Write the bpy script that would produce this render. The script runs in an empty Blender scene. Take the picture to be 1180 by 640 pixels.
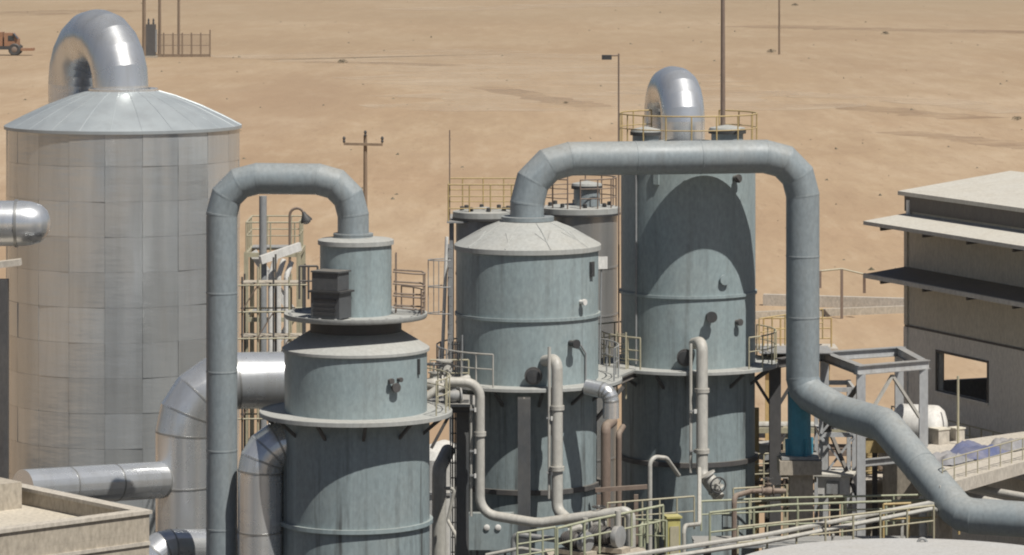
import bpy, math, random
from mathutils import Vector, Matrix
random.seed(7)
R = math.radians
scn = bpy.context.scene
# ------------------------------------------------------------------ camera, sky, sun, exposure
CAM_H, FPX, YH = 27.0, 4198.0, -86.0        # camera height, focal length in photo pixels, horizon row
cd = bpy.data.cameras.new('camera'); cam = bpy.data.objects.new('camera', cd)
scn.collection.objects.link(cam); scn.camera = cam
cam.location = (0, 0, CAM_H); cam.rotation_euler = (R(90), 0, 0)
cd.sensor_width = 36; cd.lens = 36 * FPX / 1180; cd.shift_y = -(320 - YH) / 1180
cd.clip_start = 1; cd.clip_end = 20000
SUN_AZ, SUN_EL = R(40), R(60)               # azimuth measured from behind the camera towards the right
sdir = Vector((math.sin(SUN_AZ) * math.cos(SUN_EL), -math.cos(SUN_AZ) * math.cos(SUN_EL), math.sin(SUN_EL)))
w = bpy.data.worlds.new('World'); scn.world = w; w.use_nodes = True
nt = w.node_tree; bg = nt.nodes['Background']
sky = nt.nodes.new('ShaderNodeTexSky'); sky.sky_type = 'NISHITA'; sky.sun_disc = False
sky.sun_elevation = SUN_EL; sky.sun_rotation = math.atan2(sdir.x, sdir.y)
sky.dust_density = 1.2; sky.air_density = 0.75
nt.links.new(sky.outputs[0], bg.inputs[0]); bg.inputs[1].default_value = 0.05
sl = bpy.data.lights.new('sun', 'SUN'); sl.energy = 5.0; sl.angle = R(0.5); sl.color = (1, 0.965, 0.90)
so = bpy.data.objects.new('sun', sl); scn.collection.objects.link(so)
so.rotation_euler = sdir.to_track_quat('Z', 'Y').to_euler(); so.location = (0, 0, 60)
scn.view_settings.view_transform = 'Standard'; scn.view_settings.look = 'None'
scn.view_settings.exposure = 0.05; scn.view_settings.gamma = 1
scn.view_settings.use_curve_mapping = False
scn.render.engine = 'CYCLES'; scn.cycles.pixel_filter_type = 'BLACKMAN_HARRIS'; scn.cycles.filter_width = 2.0

# ------------------------------------------------------------------ helpers
COL = scn.collection
V = Vector
def W(px, py, D):                            # a point of the place that lies D metres out
    return V(((px - 590) * D / FPX, D, CAM_H - (py - YH) * D / FPX))
def X(px, D): return (px - 590) * D / FPX
def Z(py, D): return CAM_H - (py - YH) * D / FPX
ORG = {}
def tag(o, label=None, cat=None, group=None, kind=None):
    if label: o['label'] = label
    if cat: o['category'] = cat
    if group: o['group'] = group
    if kind: o['kind'] = kind
    return o
def thing(name, label, cat, loc, group=None):
    o = bpy.data.objects.new(name, None); COL.objects.link(o); o.empty_display_size = .3
    o.location = loc; ORG[o.name] = V(loc)
    return tag(o, label, cat, group)
class MB:
    def __init__(s): s.v = []; s.f = []
    def quad_rings(s, rings, closed=True, cap0=False, cap1=False):
        b = len(s.v); n = len(rings[0])
        for r in rings: s.v += [tuple(p) for p in r]
        for i in range(len(rings) - 1):
            for j in range(n if closed else n - 1):
                k = (j + 1) % n
                s.f.append((b + i*n + j, b + i*n + k, b + (i+1)*n + k, b + (i+1)*n + j))
        if cap0: s.f.append(tuple(b + j for j in reversed(range(n))))
        if cap1: s.f.append(tuple(b + (len(rings)-1)*n + j for j in range(n)))
        return s
    def lathe(s, prof, c=(0,0,0), n=48, cap0=False, cap1=False):
        c = V(c); rings = []
        for r, z in prof:
            rings.append([c + V((r*math.cos(2*math.pi*j/n), r*math.sin(2*math.pi*j/n), z)) for j in range(n)])
        return s.quad_rings(rings, True, cap0, cap1)
    def disc_axis(s, p, d, prof, n=20, cap0=True, cap1=True):   # lathe about any axis d; prof = (r, along)
        d = V(d).normalized(); u, v = frame(d); rings = []
        for r, a in prof:
            rings.append([V(p) + d*a + u*r*math.cos(2*math.pi*j/n) + v*r*math.sin(2*math.pi*j/n) for j in range(n)])
        return s.quad_rings(rings, True, cap0, cap1)
    def box(s, c, size, rz=0):
        c = V(c); hx, hy, hz = [q/2 for q in size]; b = len(s.v); m = Matrix.Rotation(rz, 3, 'Z')
        for z in (-hz, hz):
            for x, y in ((-hx,-hy),(hx,-hy),(hx,hy),(-hx,hy)): s.v.append(tuple(c + m @ V((x, y, z))))
        for f in ((3,2,1,0),(4,5,6,7),(0,1,5,4),(1,2,6,5),(2,3,7,6),(3,0,4,7)): s.f.append(tuple(b+i for i in f))
        return s
    def beam(s, p0, p1, w, h, up=(0,0,1)):
        p0, p1 = V(p0), V(p1); d = (p1-p0).normalized(); up = V(up)
        if abs(d.dot(up)) > .98: up = V((0,1,0))
        u = d.cross(up).normalized(); v = u.cross(d)
        ring = lambda p: [p - u*w/2 - v*h/2, p + u*w/2 - v*h/2, p + u*w/2 + v*h/2, p - u*w/2 + v*h/2]
        return s.quad_rings([ring(p0), ring(p1)], True, True, True)
    def ibeam(s, p0, p1, w, h, t=.03, up=(0,0,1)):
        p0, p1 = V(p0), V(p1); d = (p1-p0).normalized(); up = V(up)
        if abs(d.dot(up)) > .98: up = V((0,1,0))
        u = d.cross(up).normalized(); v = u.cross(d); a, b = w/2, h/2
        prof = [(-a,-b),(a,-b),(a,-b+t),(t/2,-b+t),(t/2,b-t),(a,b-t),(a,b),(-a,b),(-a,b-t),(-t/2,b-t),(-t/2,-b+t),(-a,-b+t)]
        ring = lambda p: [p + u*x + v*y for x, y in prof]
        return s.quad_rings([ring(p0), ring(p1)], True, True, True)
    def tube(s, pts, r, n=8, caps=True):
        rings = sweep(pts, r, n)
        return s.quad_rings(rings, True, caps, caps)
    def loop(s, c, rad, r, n=32, m=8, z=0, d=(0,0,1)):
        d = V(d).normalized(); u, v = frame(d); rings = []
        for i in range(n+1):
            a = 2*math.pi*i/n; e = u*math.cos(a) + v*math.sin(a); q = V(c) + e*rad
            rings.append([q + e*r*math.cos(2*math.pi*j/m) + d*r*math.sin(2*math.pi*j/m) for j in range(m)])
        return s.quad_rings(rings)
    def build(s, name, mat, parent=None, sharp=32, label=None, cat=None, group=None, kind=None):
        if parent is not None: o0 = ORG[parent.name]
        else:
            xs = [p[0] for p in s.v]; ys = [p[1] for p in s.v]; zs = [p[2] for p in s.v]
            o0 = V(((min(xs)+max(xs))/2, (min(ys)+max(ys))/2, min(zs)))
        me = bpy.data.meshes.new(name)
        me.from_pydata([(p[0]-o0.x, p[1]-o0.y, p[2]-o0.z) for p in s.v], [], s.f)
        fin(me, mat, sharp)
        o = bpy.data.objects.new(name, me); COL.objects.link(o)
        if parent is not None: o.parent = parent
        else: o.location = o0
        ORG[o.name] = o0
        return tag(o, label, cat, group, kind)
def fin(me, mat, sharp=32):
    me.polygons.foreach_set('use_smooth', [True]*len(me.polygons))
    me.set_sharp_from_angle(angle=R(sharp)); me.materials.append(M[mat] if isinstance(mat, str) else mat); me.update()
def frame(d):
    a = V((0,0,1)) if abs(d.z) < .9 else V((0,1,0))
    u = d.cross(a).normalized(); return u, u.cross(d).normalized() * -1
def sweep(pts, r, n):
    pts = [V(p) for p in pts]; k = len(pts); rr = r if isinstance(r, (list, tuple)) else [r]*k
    d = [(pts[i+1]-pts[i]).normalized() for i in range(k-1)]
    u, v = frame(d[0]); rings = []
    for i in range(k):
        din = d[max(0, i-1)]; dout = d[min(i, k-2)]; nrm = (din + dout).normalized(); ring = []
        for j in range(n):
            a = 2*math.pi*j/n; q = u*math.cos(a)*rr[i] + v*math.sin(a)*rr[i]
            q = q - din * (q.dot(nrm) / din.dot(nrm)); ring.append(pts[i] + q)
        rings.append(ring)
        rot = din.rotation_difference(dout); u = rot @ u; v = rot @ v
    return rings
def fillet(path, bend, k):
    """-> list of (points, is_elbow) groups following the path with rounded corners"""
    path = [V(p) for p in path]; groups = []; cur = path[0]
    bl = bend if isinstance(bend, (list, tuple)) else [bend]*(len(path)-2)
    for i in range(1, len(path)-1):
        a = (path[i-1]-path[i]).normalized(); b = (path[i+1]-path[i]).normalized()
        th = math.pi - a.angle(b); t = bl[i-1]*math.tan(th/2)
        s, e = path[i]+a*t, path[i]+b*t
        c = path[i] + (a+b).normalized() * (bl[i-1]/math.cos(th/2))
        arc = []
        kk = max(1, round(k*th/(math.pi/2)))
        ax = (s-c).cross(e-c).normalized()
        for q in range(kk+1): arc.append(c + Matrix.Rotation(th*q/kk, 3, ax) @ (s-c))
        if (s-cur).length > 1e-3: groups.append(([cur, s], False))
        groups.append((arc, True)); cur = e
    groups.append(([cur, path[-1]], False))
    return groups
def pipe_run(name, label, path, r, bend, mat, gores=3, n=32, sharp=14, flanges=(), cat='pipe', group=None, seams=None, flange_mat=None, segs=0):
    t = thing(name, label, cat, path[0] if V(path[0]).z < V(path[-1]).z else path[-1], group)
    groups = fillet(path, bend, gores); allp = []; idx = []
    for g, e in groups:
        st = len(allp) - 1 if allp else 0
        allp += g if not allp else g[1:]
        idx.append((st, len(allp)-1, e))
    rings = sweep(allp, r, n)
    for q, (a, b, e) in enumerate(idx):
        m = MB(); m.quad_rings(rings[a:b+1], True, q == 0, q == len(idx)-1)
        m.build('elbow' if e else 'straight_pipe', mat, t, sharp)
        if seams:
            for i in range(a if q else a+1, b):
                d = ((allp[i]-allp[i-1]).normalized() + (allp[i+1]-allp[i]).normalized()).normalized()
                MB().disc_axis(allp[i], d, [(r*.998, -.035), (r*1.012, -.03), (r*1.012, .03), (r*.998, .035)], n, False, False).build('seam_band', seams, t)
    if segs:
        for q, (a, b, e) in enumerate(idx):
            if e: continue
            d = allp[b]-allp[a]; L = d.length; k = int(L/segs)
            for i in range(1, k+1):
                p = allp[a] + d*(i/(k+1)); dd = d.normalized()
                MB().disc_axis(p, dd, [(r*1.0, -.03), (r*1.02, -.025), (r*1.02, .025), (r*1.0, .03)], n, False, False).build('seam_band', seams, t)
    for fp, fd in flanges:
        MB().disc_axis(fp, fd, [(r*.9,-.07),(r*1.28,-.07),(r*1.28,-.01),(r*1.22,0),(r*1.28,.01),(r*1.28,.07),(r*.9,.07)], n).build('flange', flange_mat or mat, t)
    return t
CACHE = {}
def post_mesh(r, h, mat, n=6):
    key = (round(r,3), round(h,2), mat)
    if key not in CACHE:
        m = MB().lathe([(r,0),(r,h)], n=n, cap0=True, cap1=True); me = bpy.data.meshes.new('post')
        me.from_pydata(m.v, [], m.f); fin(me, mat, 50); CACHE[key] = me
    return CACHE[key]
def inst(name, me, parent, p, rot=None):
    o = bpy.data.objects.new(name, me); COL.objects.link(o); o.parent = parent; o.location = V(p) - ORG[parent.name]
    if rot is not None: o.rotation_euler = rot
    ORG[o.name] = ORG[parent.name]
    return o
def railing(label, pts, mat='rail', h=1.1, gap=1.2, r=.028, mids=(.55,), closed=False, toe=False, group=None, name='guard_railing'):
    pts = [V(p) for p in pts]; t = thing(name, label, 'railing', pts[0], group)
    seg = list(zip(pts[:-1], pts[1:]));
    if closed: seg.append((pts[-1], pts[0]))
    L = sum((b-a).length for a, b in seg); k = max(1, round(L/gap)); want = [L*i/k for i in range(k + (0 if closed else 1))]
    acc = 0; me = post_mesh(r*1.15, h, mat)
    for a, b in seg:
        l = (b-a).length
        for q in want:
            if acc - 1e-6 <= q < acc + l - 1e-6 or (q >= L-1e-6 and b is pts[-1]): inst('post', me, t, a + (b-a)*((q-acc)/l))
        acc += l
    path = pts + ([pts[0]] if closed else [])
    up = lambda z: [p + V((0,0,z)) for p in path]
    MB().tube(up(h), r*1.2, 8).build('top_rail', mat, t)
    for z in mids: MB().tube(up(h*z), r*.9, 8).build('mid_rail', mat, t)
    if toe:
        m = MB()
        for a, b in zip(path[:-1], path[1:]): m.beam(a+V((0,0,.08)), b+V((0,0,.08)), .012, .13)
        m.build('toe_board', mat, t)
    return t
def ladder(label, base, h, face, mat='rail', cage=True, wd=.46, step=.32):
    t = thing('ladder', label, 'ladder', base); b = V(base); f = V(face).normalized(); s = f.cross(V((0,0,1))).normalized()
    for q in (-1, 1):
        MB().beam(b + s*q*wd/2, b + s*q*wd/2 + V((0,0,h)), .05, .05).build('side_rail', mat, t)
    m = MB().tube([V((0,0,0)), s*wd], .016, 6); me = bpy.data.meshes.new('rung'); me.from_pydata(m.v, [], m.f); fin(me, mat)
    z = .3
    while z < h: inst('rung', me, t, b - s*wd/2 + V((0,0,z))); z += step
    if cage:
        zs = []; z = 2.3
        while z < h + .05: zs.append(z); z += .9
        arc = lambda z: [b + V((0,0,z)) + s*(.36*math.cos(a)) + f*(.1 + .68*math.sin(a)) for a in [math.pi*i/10 for i in range(11)]]
        for z in zs: MB().tube(arc(z), .02, 6).build('hoop', mat, t)
        for i in (2, 5, 8):
            MB().tube([arc(zs[0])[i], arc(zs[-1])[i]], .015, 6).build('cage_bar', mat, t)
    return t
def valve(label, p, d, r, mat='pipe_pale', wheel='dark_metal', group=None):
    """a flanged gate valve on axis d with bonnet and hand wheel"""
    p = V(p); d = V(d).normalized(); t = thing('gate_valve', label, 'valve', p, group)
    MB().disc_axis(p, d, [(r*.6,-r*1.6),(r*1.5,-r*1.6),(r*1.5,-r*1.3),(r*.9,-r*1.25),(r*1.15,-r*.5),(r*1.25,0),(r*1.15,r*.5),(r*.9,r*1.25),(r*1.5,r*1.3),(r*1.5,r*1.6),(r*.6,r*1.6)], 16).build('body', mat, t)
    up = V((0,0,1)) if abs(d.z) < .7 else V((.3,-1,0)).normalized()
    MB().disc_axis(p, up, [(r*.7,r*.8),(r*.6,r*1.8),(r*.95,r*1.85),(r*.95,r*2.05),(r*.25,r*2.1),(r*.16,r*3.6),(r*.05,r*3.65)], 12).build('bonnet', mat, t)
    m = MB().loop(p + up*r*3.3, r*1.3, r*.14, 20, 6, d=up); u, v = frame(up)
    for a in range(3):
        e = u*math.cos(a*2.094) + v*math.sin(a*2.094); m.tube([p+up*r*3.3, p+up*r*3.3+e*r*1.3], r*.09, 5)
    m.build('hand_wheel', wheel, t)
    return t

# ------------------------------------------------------------------ materials
M = {}
def nodes(name):
    m = bpy.data.materials.new(name); m.use_nodes = True; n = m.node_tree; M[name] = m
    return m, n, n.nodes['Principled BSDF']
def N(n, kind, **kw):
    o = n.nodes.new(kind)
    for k, v in kw.items():
        if k.startswith('i_'): o.inputs[k[2:].replace('_', ' ')].default_value = v
        else: setattr(o, k, v)
    return o
def noise(n, vec, scale, sc=(1,1,1), detail=4, rough=.6):
    mp = N(n, 'ShaderNodeMapping'); mp.inputs['Scale'].default_value = sc; n.links.new(vec, mp.inputs['Vector'])
    t = N(n, 'ShaderNodeTexNoise'); t.inputs['Scale'].default_value = scale; t.inputs['Detail'].default_value = detail
    t.inputs['Roughness'].default_value = rough; n.links.new(mp.outputs[0], t.inputs['Vector']); return t.outputs[0]
def ramp(n, fac, stops):
    r = N(n, 'ShaderNodeValToRGB'); e = r.color_ramp.elements
    while len(e) < len(stops): e.new(.5)
    for q, (p, c) in zip(e, stops): q.position = p; q.color = (*c, 1) if len(c) == 3 else c
    n.links.new(fac, r.inputs[0]); return r.outputs[0]
def mix(n, fac, a, b, blend='MIX'):
    x = N(n, 'ShaderNodeMix', data_type='RGBA', blend_type=blend)
    for s, v in ((0, fac), (6, a), (7, b)):
        if hasattr(v, 'links'): n.links.new(v, x.inputs[s])
        else: x.inputs[s].default_value = v if s == 0 or len(v) == 4 else (*v, 1)
    return x.outputs[2]
def bump(n, b, h, st, dist):
    bp = N(n, 'ShaderNodeBump'); bp.inputs['Strength'].default_value = st; bp.inputs['Distance'].default_value = dist
    n.links.new(h, bp.inputs['Height']); n.links.new(bp.outputs[0], b.inputs['Normal'])
def geo(n): return N(n, 'ShaderNodeNewGeometry').outputs['Position']
def paint(name, c, dirt=(.10,.085,.065), streak=.5, blotch=.35, rough=.55, metal=0, fine=.12, pale=None, dust=.32):
    """weathered coating: rain streaks down the sides, blotches of dust, mottled gloss"""
    m, n, b = nodes(name); g = geo(n)
    st = noise(n, g, 3.2, (1,1,.045), 5, .62); bl = noise(n, g, .55, (1,1,.7), 5, .65); fi = noise(n, g, 9, (1,1,.5), 3)
    st2 = noise(n, g, 1.1, (1,1,.03), 3, .6)
    fs = ramp(n, st, [(.50,(0,)*3),(.72,(streak,)*3)]); fb = ramp(n, bl, [(.45,(0,)*3),(.75,(blotch,)*3)])
    col = mix(n, fb, c, tuple(q*.62 + d*.38 for q, d in zip(c, (.34,.29,.22))))
    sm = N(n, 'ShaderNodeMath', operation='MULTIPLY'); n.links.new(fs, sm.inputs[0]); n.links.new(ramp(n, noise(n, g, .42, (1,1,.35), 3, .6), [(.38,(.3,)*3),(.62,(1.3,)*3)]), sm.inputs[1])
    col = mix(n, sm.outputs[0], col, dirt)
    if pale:
        fp = ramp(n, st2, [(.55,(0,)*3),(.7,(pale,)*3)]); col = mix(n, fp, col, tuple(min(1, q*1.35+.02) for q in c))
    if dust:      # wind-blown sand settled on upward faces
        sx = N(n, 'ShaderNodeSeparateXYZ'); n.links.new(N(n, 'ShaderNodeNewGeometry').outputs['Normal'], sx.inputs[0])
        up = ramp(n, sx.outputs[2], [(.25,(0,)*3),(.95,(dust,)*3)]); up = mix(n, 1.0, up, ramp(n, bl, [(.3,(.55,)*3),(.65,(1,)*3)]), 'MULTIPLY')
        col = mix(n, up, col, (.40,.345,.27))
    ff = ramp(n, fi, [(.3,(1-fine,)*3),(.7,(1+fine,)*3)]); col = mix(n, 1.0, col, ff, 'MULTIPLY')
    n.links.new(col, b.inputs['Base Color']); b.inputs['Metallic'].default_value = metal
    rg = ramp(n, bl, [(.3,(max(.05,rough-.1),)*3),(.7,(min(1,rough+.15),)*3)]); n.links.new(rg, b.inputs['Roughness'])
    bump(n, b, bl, .12, .03)
    return m
def metal(name, c, rough, dull=(.2,.19,.17), wav=.25, dirt=.5, dist=.05, mt=.7, rip=.35):
    m, n, b = nodes(name); g = geo(n)
    st = noise(n, g, 2.2, (1,1,.06), 5, .65); bl = noise(n, g, .8, (1,1,1), 4); wv = noise(n, g, .9, (1,1,.55), 2, .5); fi = noise(n, g, 14, (1,1,.15), 3)
    f = ramp(n, st, [(.45,(0,)*3),(.75,(dirt,)*3)])
    oi = N(n, 'ShaderNodeObjectInfo').outputs['Random']      # every sheet has aged a little differently
    col = mix(n, f, c, dull); col = mix(n, 1.0, col, ramp(n, oi, [(0,(.92,.915,.905)),(.5,(.99,.99,.99)),(1,(1.07,1.075,1.08))]), 'MULTIPLY'); n.links.new(col, b.inputs['Base Color']); b.inputs['Metallic'].default_value = mt
    r1 = mix(n, ramp(n, bl, [(.35,(0,)*3),(.7,(1,)*3)]), (rough*.92,)*3, (rough*1.18,)*3)
    n.links.new(r1, b.inputs['Roughness'])
    rp = noise(n, g, 1.1, (.55,.55,2.6), 4, .55); h = mix(n, rip, mix(n, .12, wv, fi), rp); bump(n, b, h, wav, dist)
    return m
paint('grey_paint', (.262,.322,.333), (.10,.10,.095), .45, .4, .5, pale=.3)
paint('grey_paint_low', (.235,.285,.295), (.05,.05,.048), 1.0, .45, .55, pale=.55)
paint('pipe_grey', (.225,.262,.28), (.16,.15,.13), .25, .35, .5)
paint('pipe_dusty', (.31,.30,.275), (.2,.17,.13), .2, .5, .7)
paint('roof_grey', (.35,.36,.345), (.2,.18,.15), .25, .4, .75, fine=.1, dust=.2)
paint('dark_metal', (.04,.042,.045), (.06,.052,.045), .5, .3, .55, dust=.12)
paint('steel_grey', (.26,.27,.275), (.15,.11,.08), .4, .45, .55)
paint('steel_dark', (.075,.073,.073), (.06,.045,.035), .4, .35, .65, dust=.2)
paint('slate', (.075,.08,.085), (.06,.055,.05), .4, .4, .55)
paint('pipe_pale', (.42,.41,.375), (.2,.17,.13), .35, .4, .5)
paint('white_paint', (.66,.65,.62), (.3,.26,.2), .35, .4, .5)
paint('rail', (.40,.37,.26), (.2,.15,.09), .35, .4, .55)
paint('rail_yellow', (.46,.34,.15), (.22,.15,.08), .35, .5, .6)
paint('rail_green', (.36,.38,.26), (.2,.18,.12), .35, .4, .55)
paint('rust_brown', (.20,.15,.12), (.09,.05,.03), .5, .5, .75)
paint('blue_paint', (.03,.23,.33), (.1,.1,.1), .4, .35, .5)
paint('tarp_blue', (.06,.09,.22), (.2,.2,.22), .3, .6, .5)
paint('tarp_grey', (.20,.21,.24), (.15,.13,.11), .3, .6, .6)
paint('concrete', (.38,.335,.27), (.24,.2,.15), .28, .5, .9, fine=.2)
paint('concrete_pale', (.47,.43,.37), (.28,.24,.18), .3, .55, .9, fine=.2)
paint('dark_pad', (.085,.08,.072), (.05,.045,.04), .2, .5, .9, fine=.25, dust=0)
paint('wall_taupe', (.62,.58,.48), (.48,.46,.40), .35, .4, .9)
paint('wall_grey', (.76,.725,.645), (.64,.61,.54), .35, .4, .9)
paint('fascia_and_shade_dark', (.12,.11,.10), (.08,.07,.06), .35, .4, .8)
paint('concrete_grey', (.44,.435,.42), (.27,.25,.22), .2, .45, .9, fine=.12, dust=.15)
paint('steel_pale', (.42,.43,.435), (.2,.17,.13), .35, .35, .5)
paint('roof_sheet', (.56,.54,.48), (.33,.28,.22), .3, .5, .7)
paint('roof_membrane', (.52,.47,.385), (.33,.27,.2), .2, .6, .9, fine=.2)
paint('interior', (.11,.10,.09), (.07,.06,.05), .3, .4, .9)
paint('yellow_paint', (.46,.42,.14), (.25,.2,.1), .4, .4, .6)
paint('truck_orange', (.30,.15,.08), (.2,.14,.09), .4, .5, .7)
paint('creosote', (.22,.16,.11), (.06,.045,.03), .5, .5, .9)
paint('glass_dark', (.03,.035,.04), (.05,.045,.04), .2, .3, .15)
metal('cladding', (.56,.585,.595), .23, (.41,.42,.42), .5, .55, .06, .60, .4)
metal('cladding_roof', (.42,.45,.455), .5, (.33,.34,.34), .12, .4, .03, .5)
metal('bright_duct', (.72,.735,.745), .27, (.48,.46,.42), .3, .45, .05)
metal('dull_duct', (.36,.36,.35), .36, (.24,.23,.21), .3, .6, .05, .6)

def sand():
    m, n, b = nodes('sand'); g = geo(n)
    a = noise(n, g, .006, (1,.45,1), 6, .62); c = noise(n, g, .035, (1,.5,1), 6, .68); d = noise(n, g, .35, (1,.5,1), 5, .7); e = noise(n, g, .0022, (1,1,1), 3)
    col = ramp(n, a, [(.30,(.30,.205,.13)),(.5,(.385,.28,.18)),(.72,(.43,.33,.225))])
    col = mix(n, ramp(n, c, [(.40,(0,)*3),(.72,(.5,)*3)]), col, (.36,.24,.15))
    col = mix(n, ramp(n, c, [(.62,(0,)*3),(.80,(.45,)*3)]), col, (.52,.40,.275))
    st = noise(n, g, .02, (1,.28,1), 7, .7); s2 = noise(n, g, .22, (1,.12,1), 5, .75); s3 = noise(n, g, 1.1, (1,.1,1), 3, .8)
    col = mix(n, ramp(n, st, [(.49,(0,)*3),(.66,(.9,)*3)]), col, (.45,.345,.24))
    col = mix(n, ramp(n, st, [(.30,(.85,)*3),(.47,(0,)*3)]), col, (.295,.20,.125))
    col = mix(n, ramp(n, s2, [(.46,(0,)*3),(.66,(.5,)*3)]), col, (.305,.21,.135))
    col = mix(n, ramp(n, s2, [(.32,(.45,)*3),(.46,(0,)*3)]), col, (.47,.37,.26))
    col = mix(n, ramp(n, s3, [(.56,(0,)*3),(.72,(.4,)*3)]), col, (.25,.17,.11))
    # a churned brown patch of ground
    mp = N(n, 'ShaderNodeMapping', vector_type='TEXTURE'); mp.inputs['Location'].default_value = (X(325,560), 560, 0); mp.inputs['Scale'].default_value = (17, 170, 50); n.links.new(g, mp.inputs[0])
    gr = N(n, 'ShaderNodeTexGradient', gradient_type='SPHERICAL'); n.links.new(mp.outputs[0], gr.inputs[0])
    gm = N(n, 'ShaderNodeMath', operation='MULTIPLY'); n.links.new(ramp(n, gr.outputs[1], [(0,(0,)*3),(.6,(.75,)*3)]), gm.inputs[0]); n.links.new(ramp(n, st, [(.3,(1,)*3),(.6,(.4,)*3)]), gm.inputs[1])
    col = mix(n, gm.outputs[0], col, (.30,.205,.135))
    # sand colour turns duller farther out
    sx = N(n, 'ShaderNodeSeparateXYZ'); n.links.new(g, sx.inputs[0])
    mr = N(n, 'ShaderNodeMapRange'); mr.inputs[1].default_value = 350; mr.inputs[2].default_value = 1100; n.links.new(sx.outputs[1], mr.inputs[0])
    mm = N(n, 'ShaderNodeMath', operation='MULTIPLY'); n.links.new(mr.outputs[0], mm.inputs[0]); n.links.new(ramp(n, e, [(.3,(.35,)*3),(.6,(.8,)*3)]), mm.inputs[1])
    col = mix(n, mm.outputs[0], col, (.315,.238,.155))
    n.links.new(col, b.inputs['Base Color']); b.inputs['Roughness'].default_value = .95
    b.inputs['Specular IOR Level'].default_value = .1
    bump(n, b, c, .6, 1.2)
sand()
paint('track_sand', (.55,.425,.295), (.45,.33,.22), .3, .5, .95)
paint('shrub', (.09,.08,.045), (.07,.055,.035), .4, .5, .95)

# ------------------------------------------------------------------ the ground
def sheet(name, pts, z, mat):
    m = MB(); m.v = [(x, y, z) for x, y in pts]; m.f = [tuple(range(len(pts)))]
    return m.build(name, mat, kind='structure')
m = MB(); nx, ny = 60, 80
ys = [-400 + 250*i/10 for i in range(10)] + [150*1.05**i - 300 + 150 for i in range(ny)]
ys = sorted(set(round(q, 2) for q in ys)); xs = [-2600 + 5200*i/nx for i in range(nx+1)]
rg = random.Random(3)
for y in ys:
    for x in xs:
        amp = 0
        m.v.append((x, y, amp*(math.sin(x*.013+y*.004)*.6 + math.sin(x*.031-y*.009+2)*.4 + rg.uniform(-.3,.3))))
k = nx+1
for i in range(len(ys)-1):
    for j in range(nx): m.f.append((i*k+j, i*k+j+1, (i+1)*k+j+1, (i+1)*k+j))
m.build('desert_ground', 'sand', kind='structure', sharp=180)
sheet('unseen_yard_pad', [(-60,20),(45,20),(45,148),(-60,148)], .012, 'dark_pad')  # unseen pad added to grey the tank's reflections, darkened to cut bounce light

# ------------------------------------------------------------------ stainless storage tank with clad panels
TD = 145.0; TC = V((X(142, TD), TD, 0)); TR = 4.62; TZ = 19.05
tank = thing('storage_tank', 'huge aluminium clad storage tank with shallow cone roof at the left', 'tank', TC)
MB().lathe([(TR-.045,0),(TR-.045,TZ)], TC, 80).build('shell', 'dull_duct', tank)
NC, NR = 20, 14; ph = TZ/NR; da = 2*math.pi/NC
m = MB(); sub = 5; rr = TR
front = []; back = []
for i in range(sub+1):
    a = (-.5 + i/sub)*(da - .0016)
    x, y = rr*math.sin(a), -rr*math.cos(a) + rr
    x2, y2 = (rr-.04)*math.sin(a), -(rr-.04)*math.cos(a) + rr
    front.append((x, y)); back.append((x2, y2))
for z in (-ph/2+.004, ph/2-.004):
    m.v += [(x, y, z) for x, y in front]; m.v += [(x, y, z) for x, y in back]
q = sub+1
for i in range(sub):
    m.f.append((i, i+1, 2*q+i+1, 2*q+i))
    m.f.append((2*q+i, 2*q+i+1, 3*q+i+1, 3*q+i)); m.f.append((q+i, q+i+1, i+1, i))
m.f.append((q, 0, 2*q, 3*q)); m.f.append((sub, q+sub, 3*q+sub, 2*q+sub))
pm = bpy.data.meshes.new('cladding_panel'); pm.from_pydata(m.v, [], m.f); fin(pm, 'cladding', 30)
rg = random.Random(11)
for i in range(NR):
    for j in range(NC):
        a = (j + .35)*da
        p = TC + V((TR*math.sin(a), -TR*math.cos(a), (i+.5)*ph)) + V((math.sin(a), -math.cos(a), 0))*rg.uniform(0, .012)
        inst('cladding_panel', pm, tank, p, (rg.gauss(0, .005), rg.gauss(0, .003), a + rg.gauss(0, .009)))
rf = MB().lathe([(TR+.09,-.12),(TR+.09,0),(4.0,.36),(3.1,.78),(2.1,1.16),(1.25,1.40),(1.12,1.41)], TC + V((0,0,TZ)), 72).build('roof', 'cladding_roof', tank, 20)
MB().lathe([(1.12,1.33),(1.38,1.33),(1.38,1.46),(1.1,1.46)], TC + V((0,0,TZ)), 40).build('collar', 'bright_duct', tank)
for j in range(24):
    a = 2*math.pi*j/24; e = V((math.sin(a), -math.cos(a), 0))
    MB().tube([TC + e*r_ + V((0,0,TZ+z_)) for r_, z_ in ((1.42,1.35),(2.1,1.155),(3.1,.775),(4.0,.355),(TR+.07,.0))], .018, 5).build('roof_seam', 'cladding_roof', rf)
p0 = TC + V((X(139,TD)-TC.x, 0, TZ+1.3)); up = Z(45, TD)
pipe_run('return_bend_duct', 'fat shiny return bend duct rising from the big tank roof', [p0, V((p0.x, p0.y, up)), V((p0.x-2.2, p0.y+3.4, up+.05)), V((p0.x-2.2, p0.y+5.6-2.2, 1))], 1.11, 1.95, 'bright_duct', 5, 40, 13, cat='duct')

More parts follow.
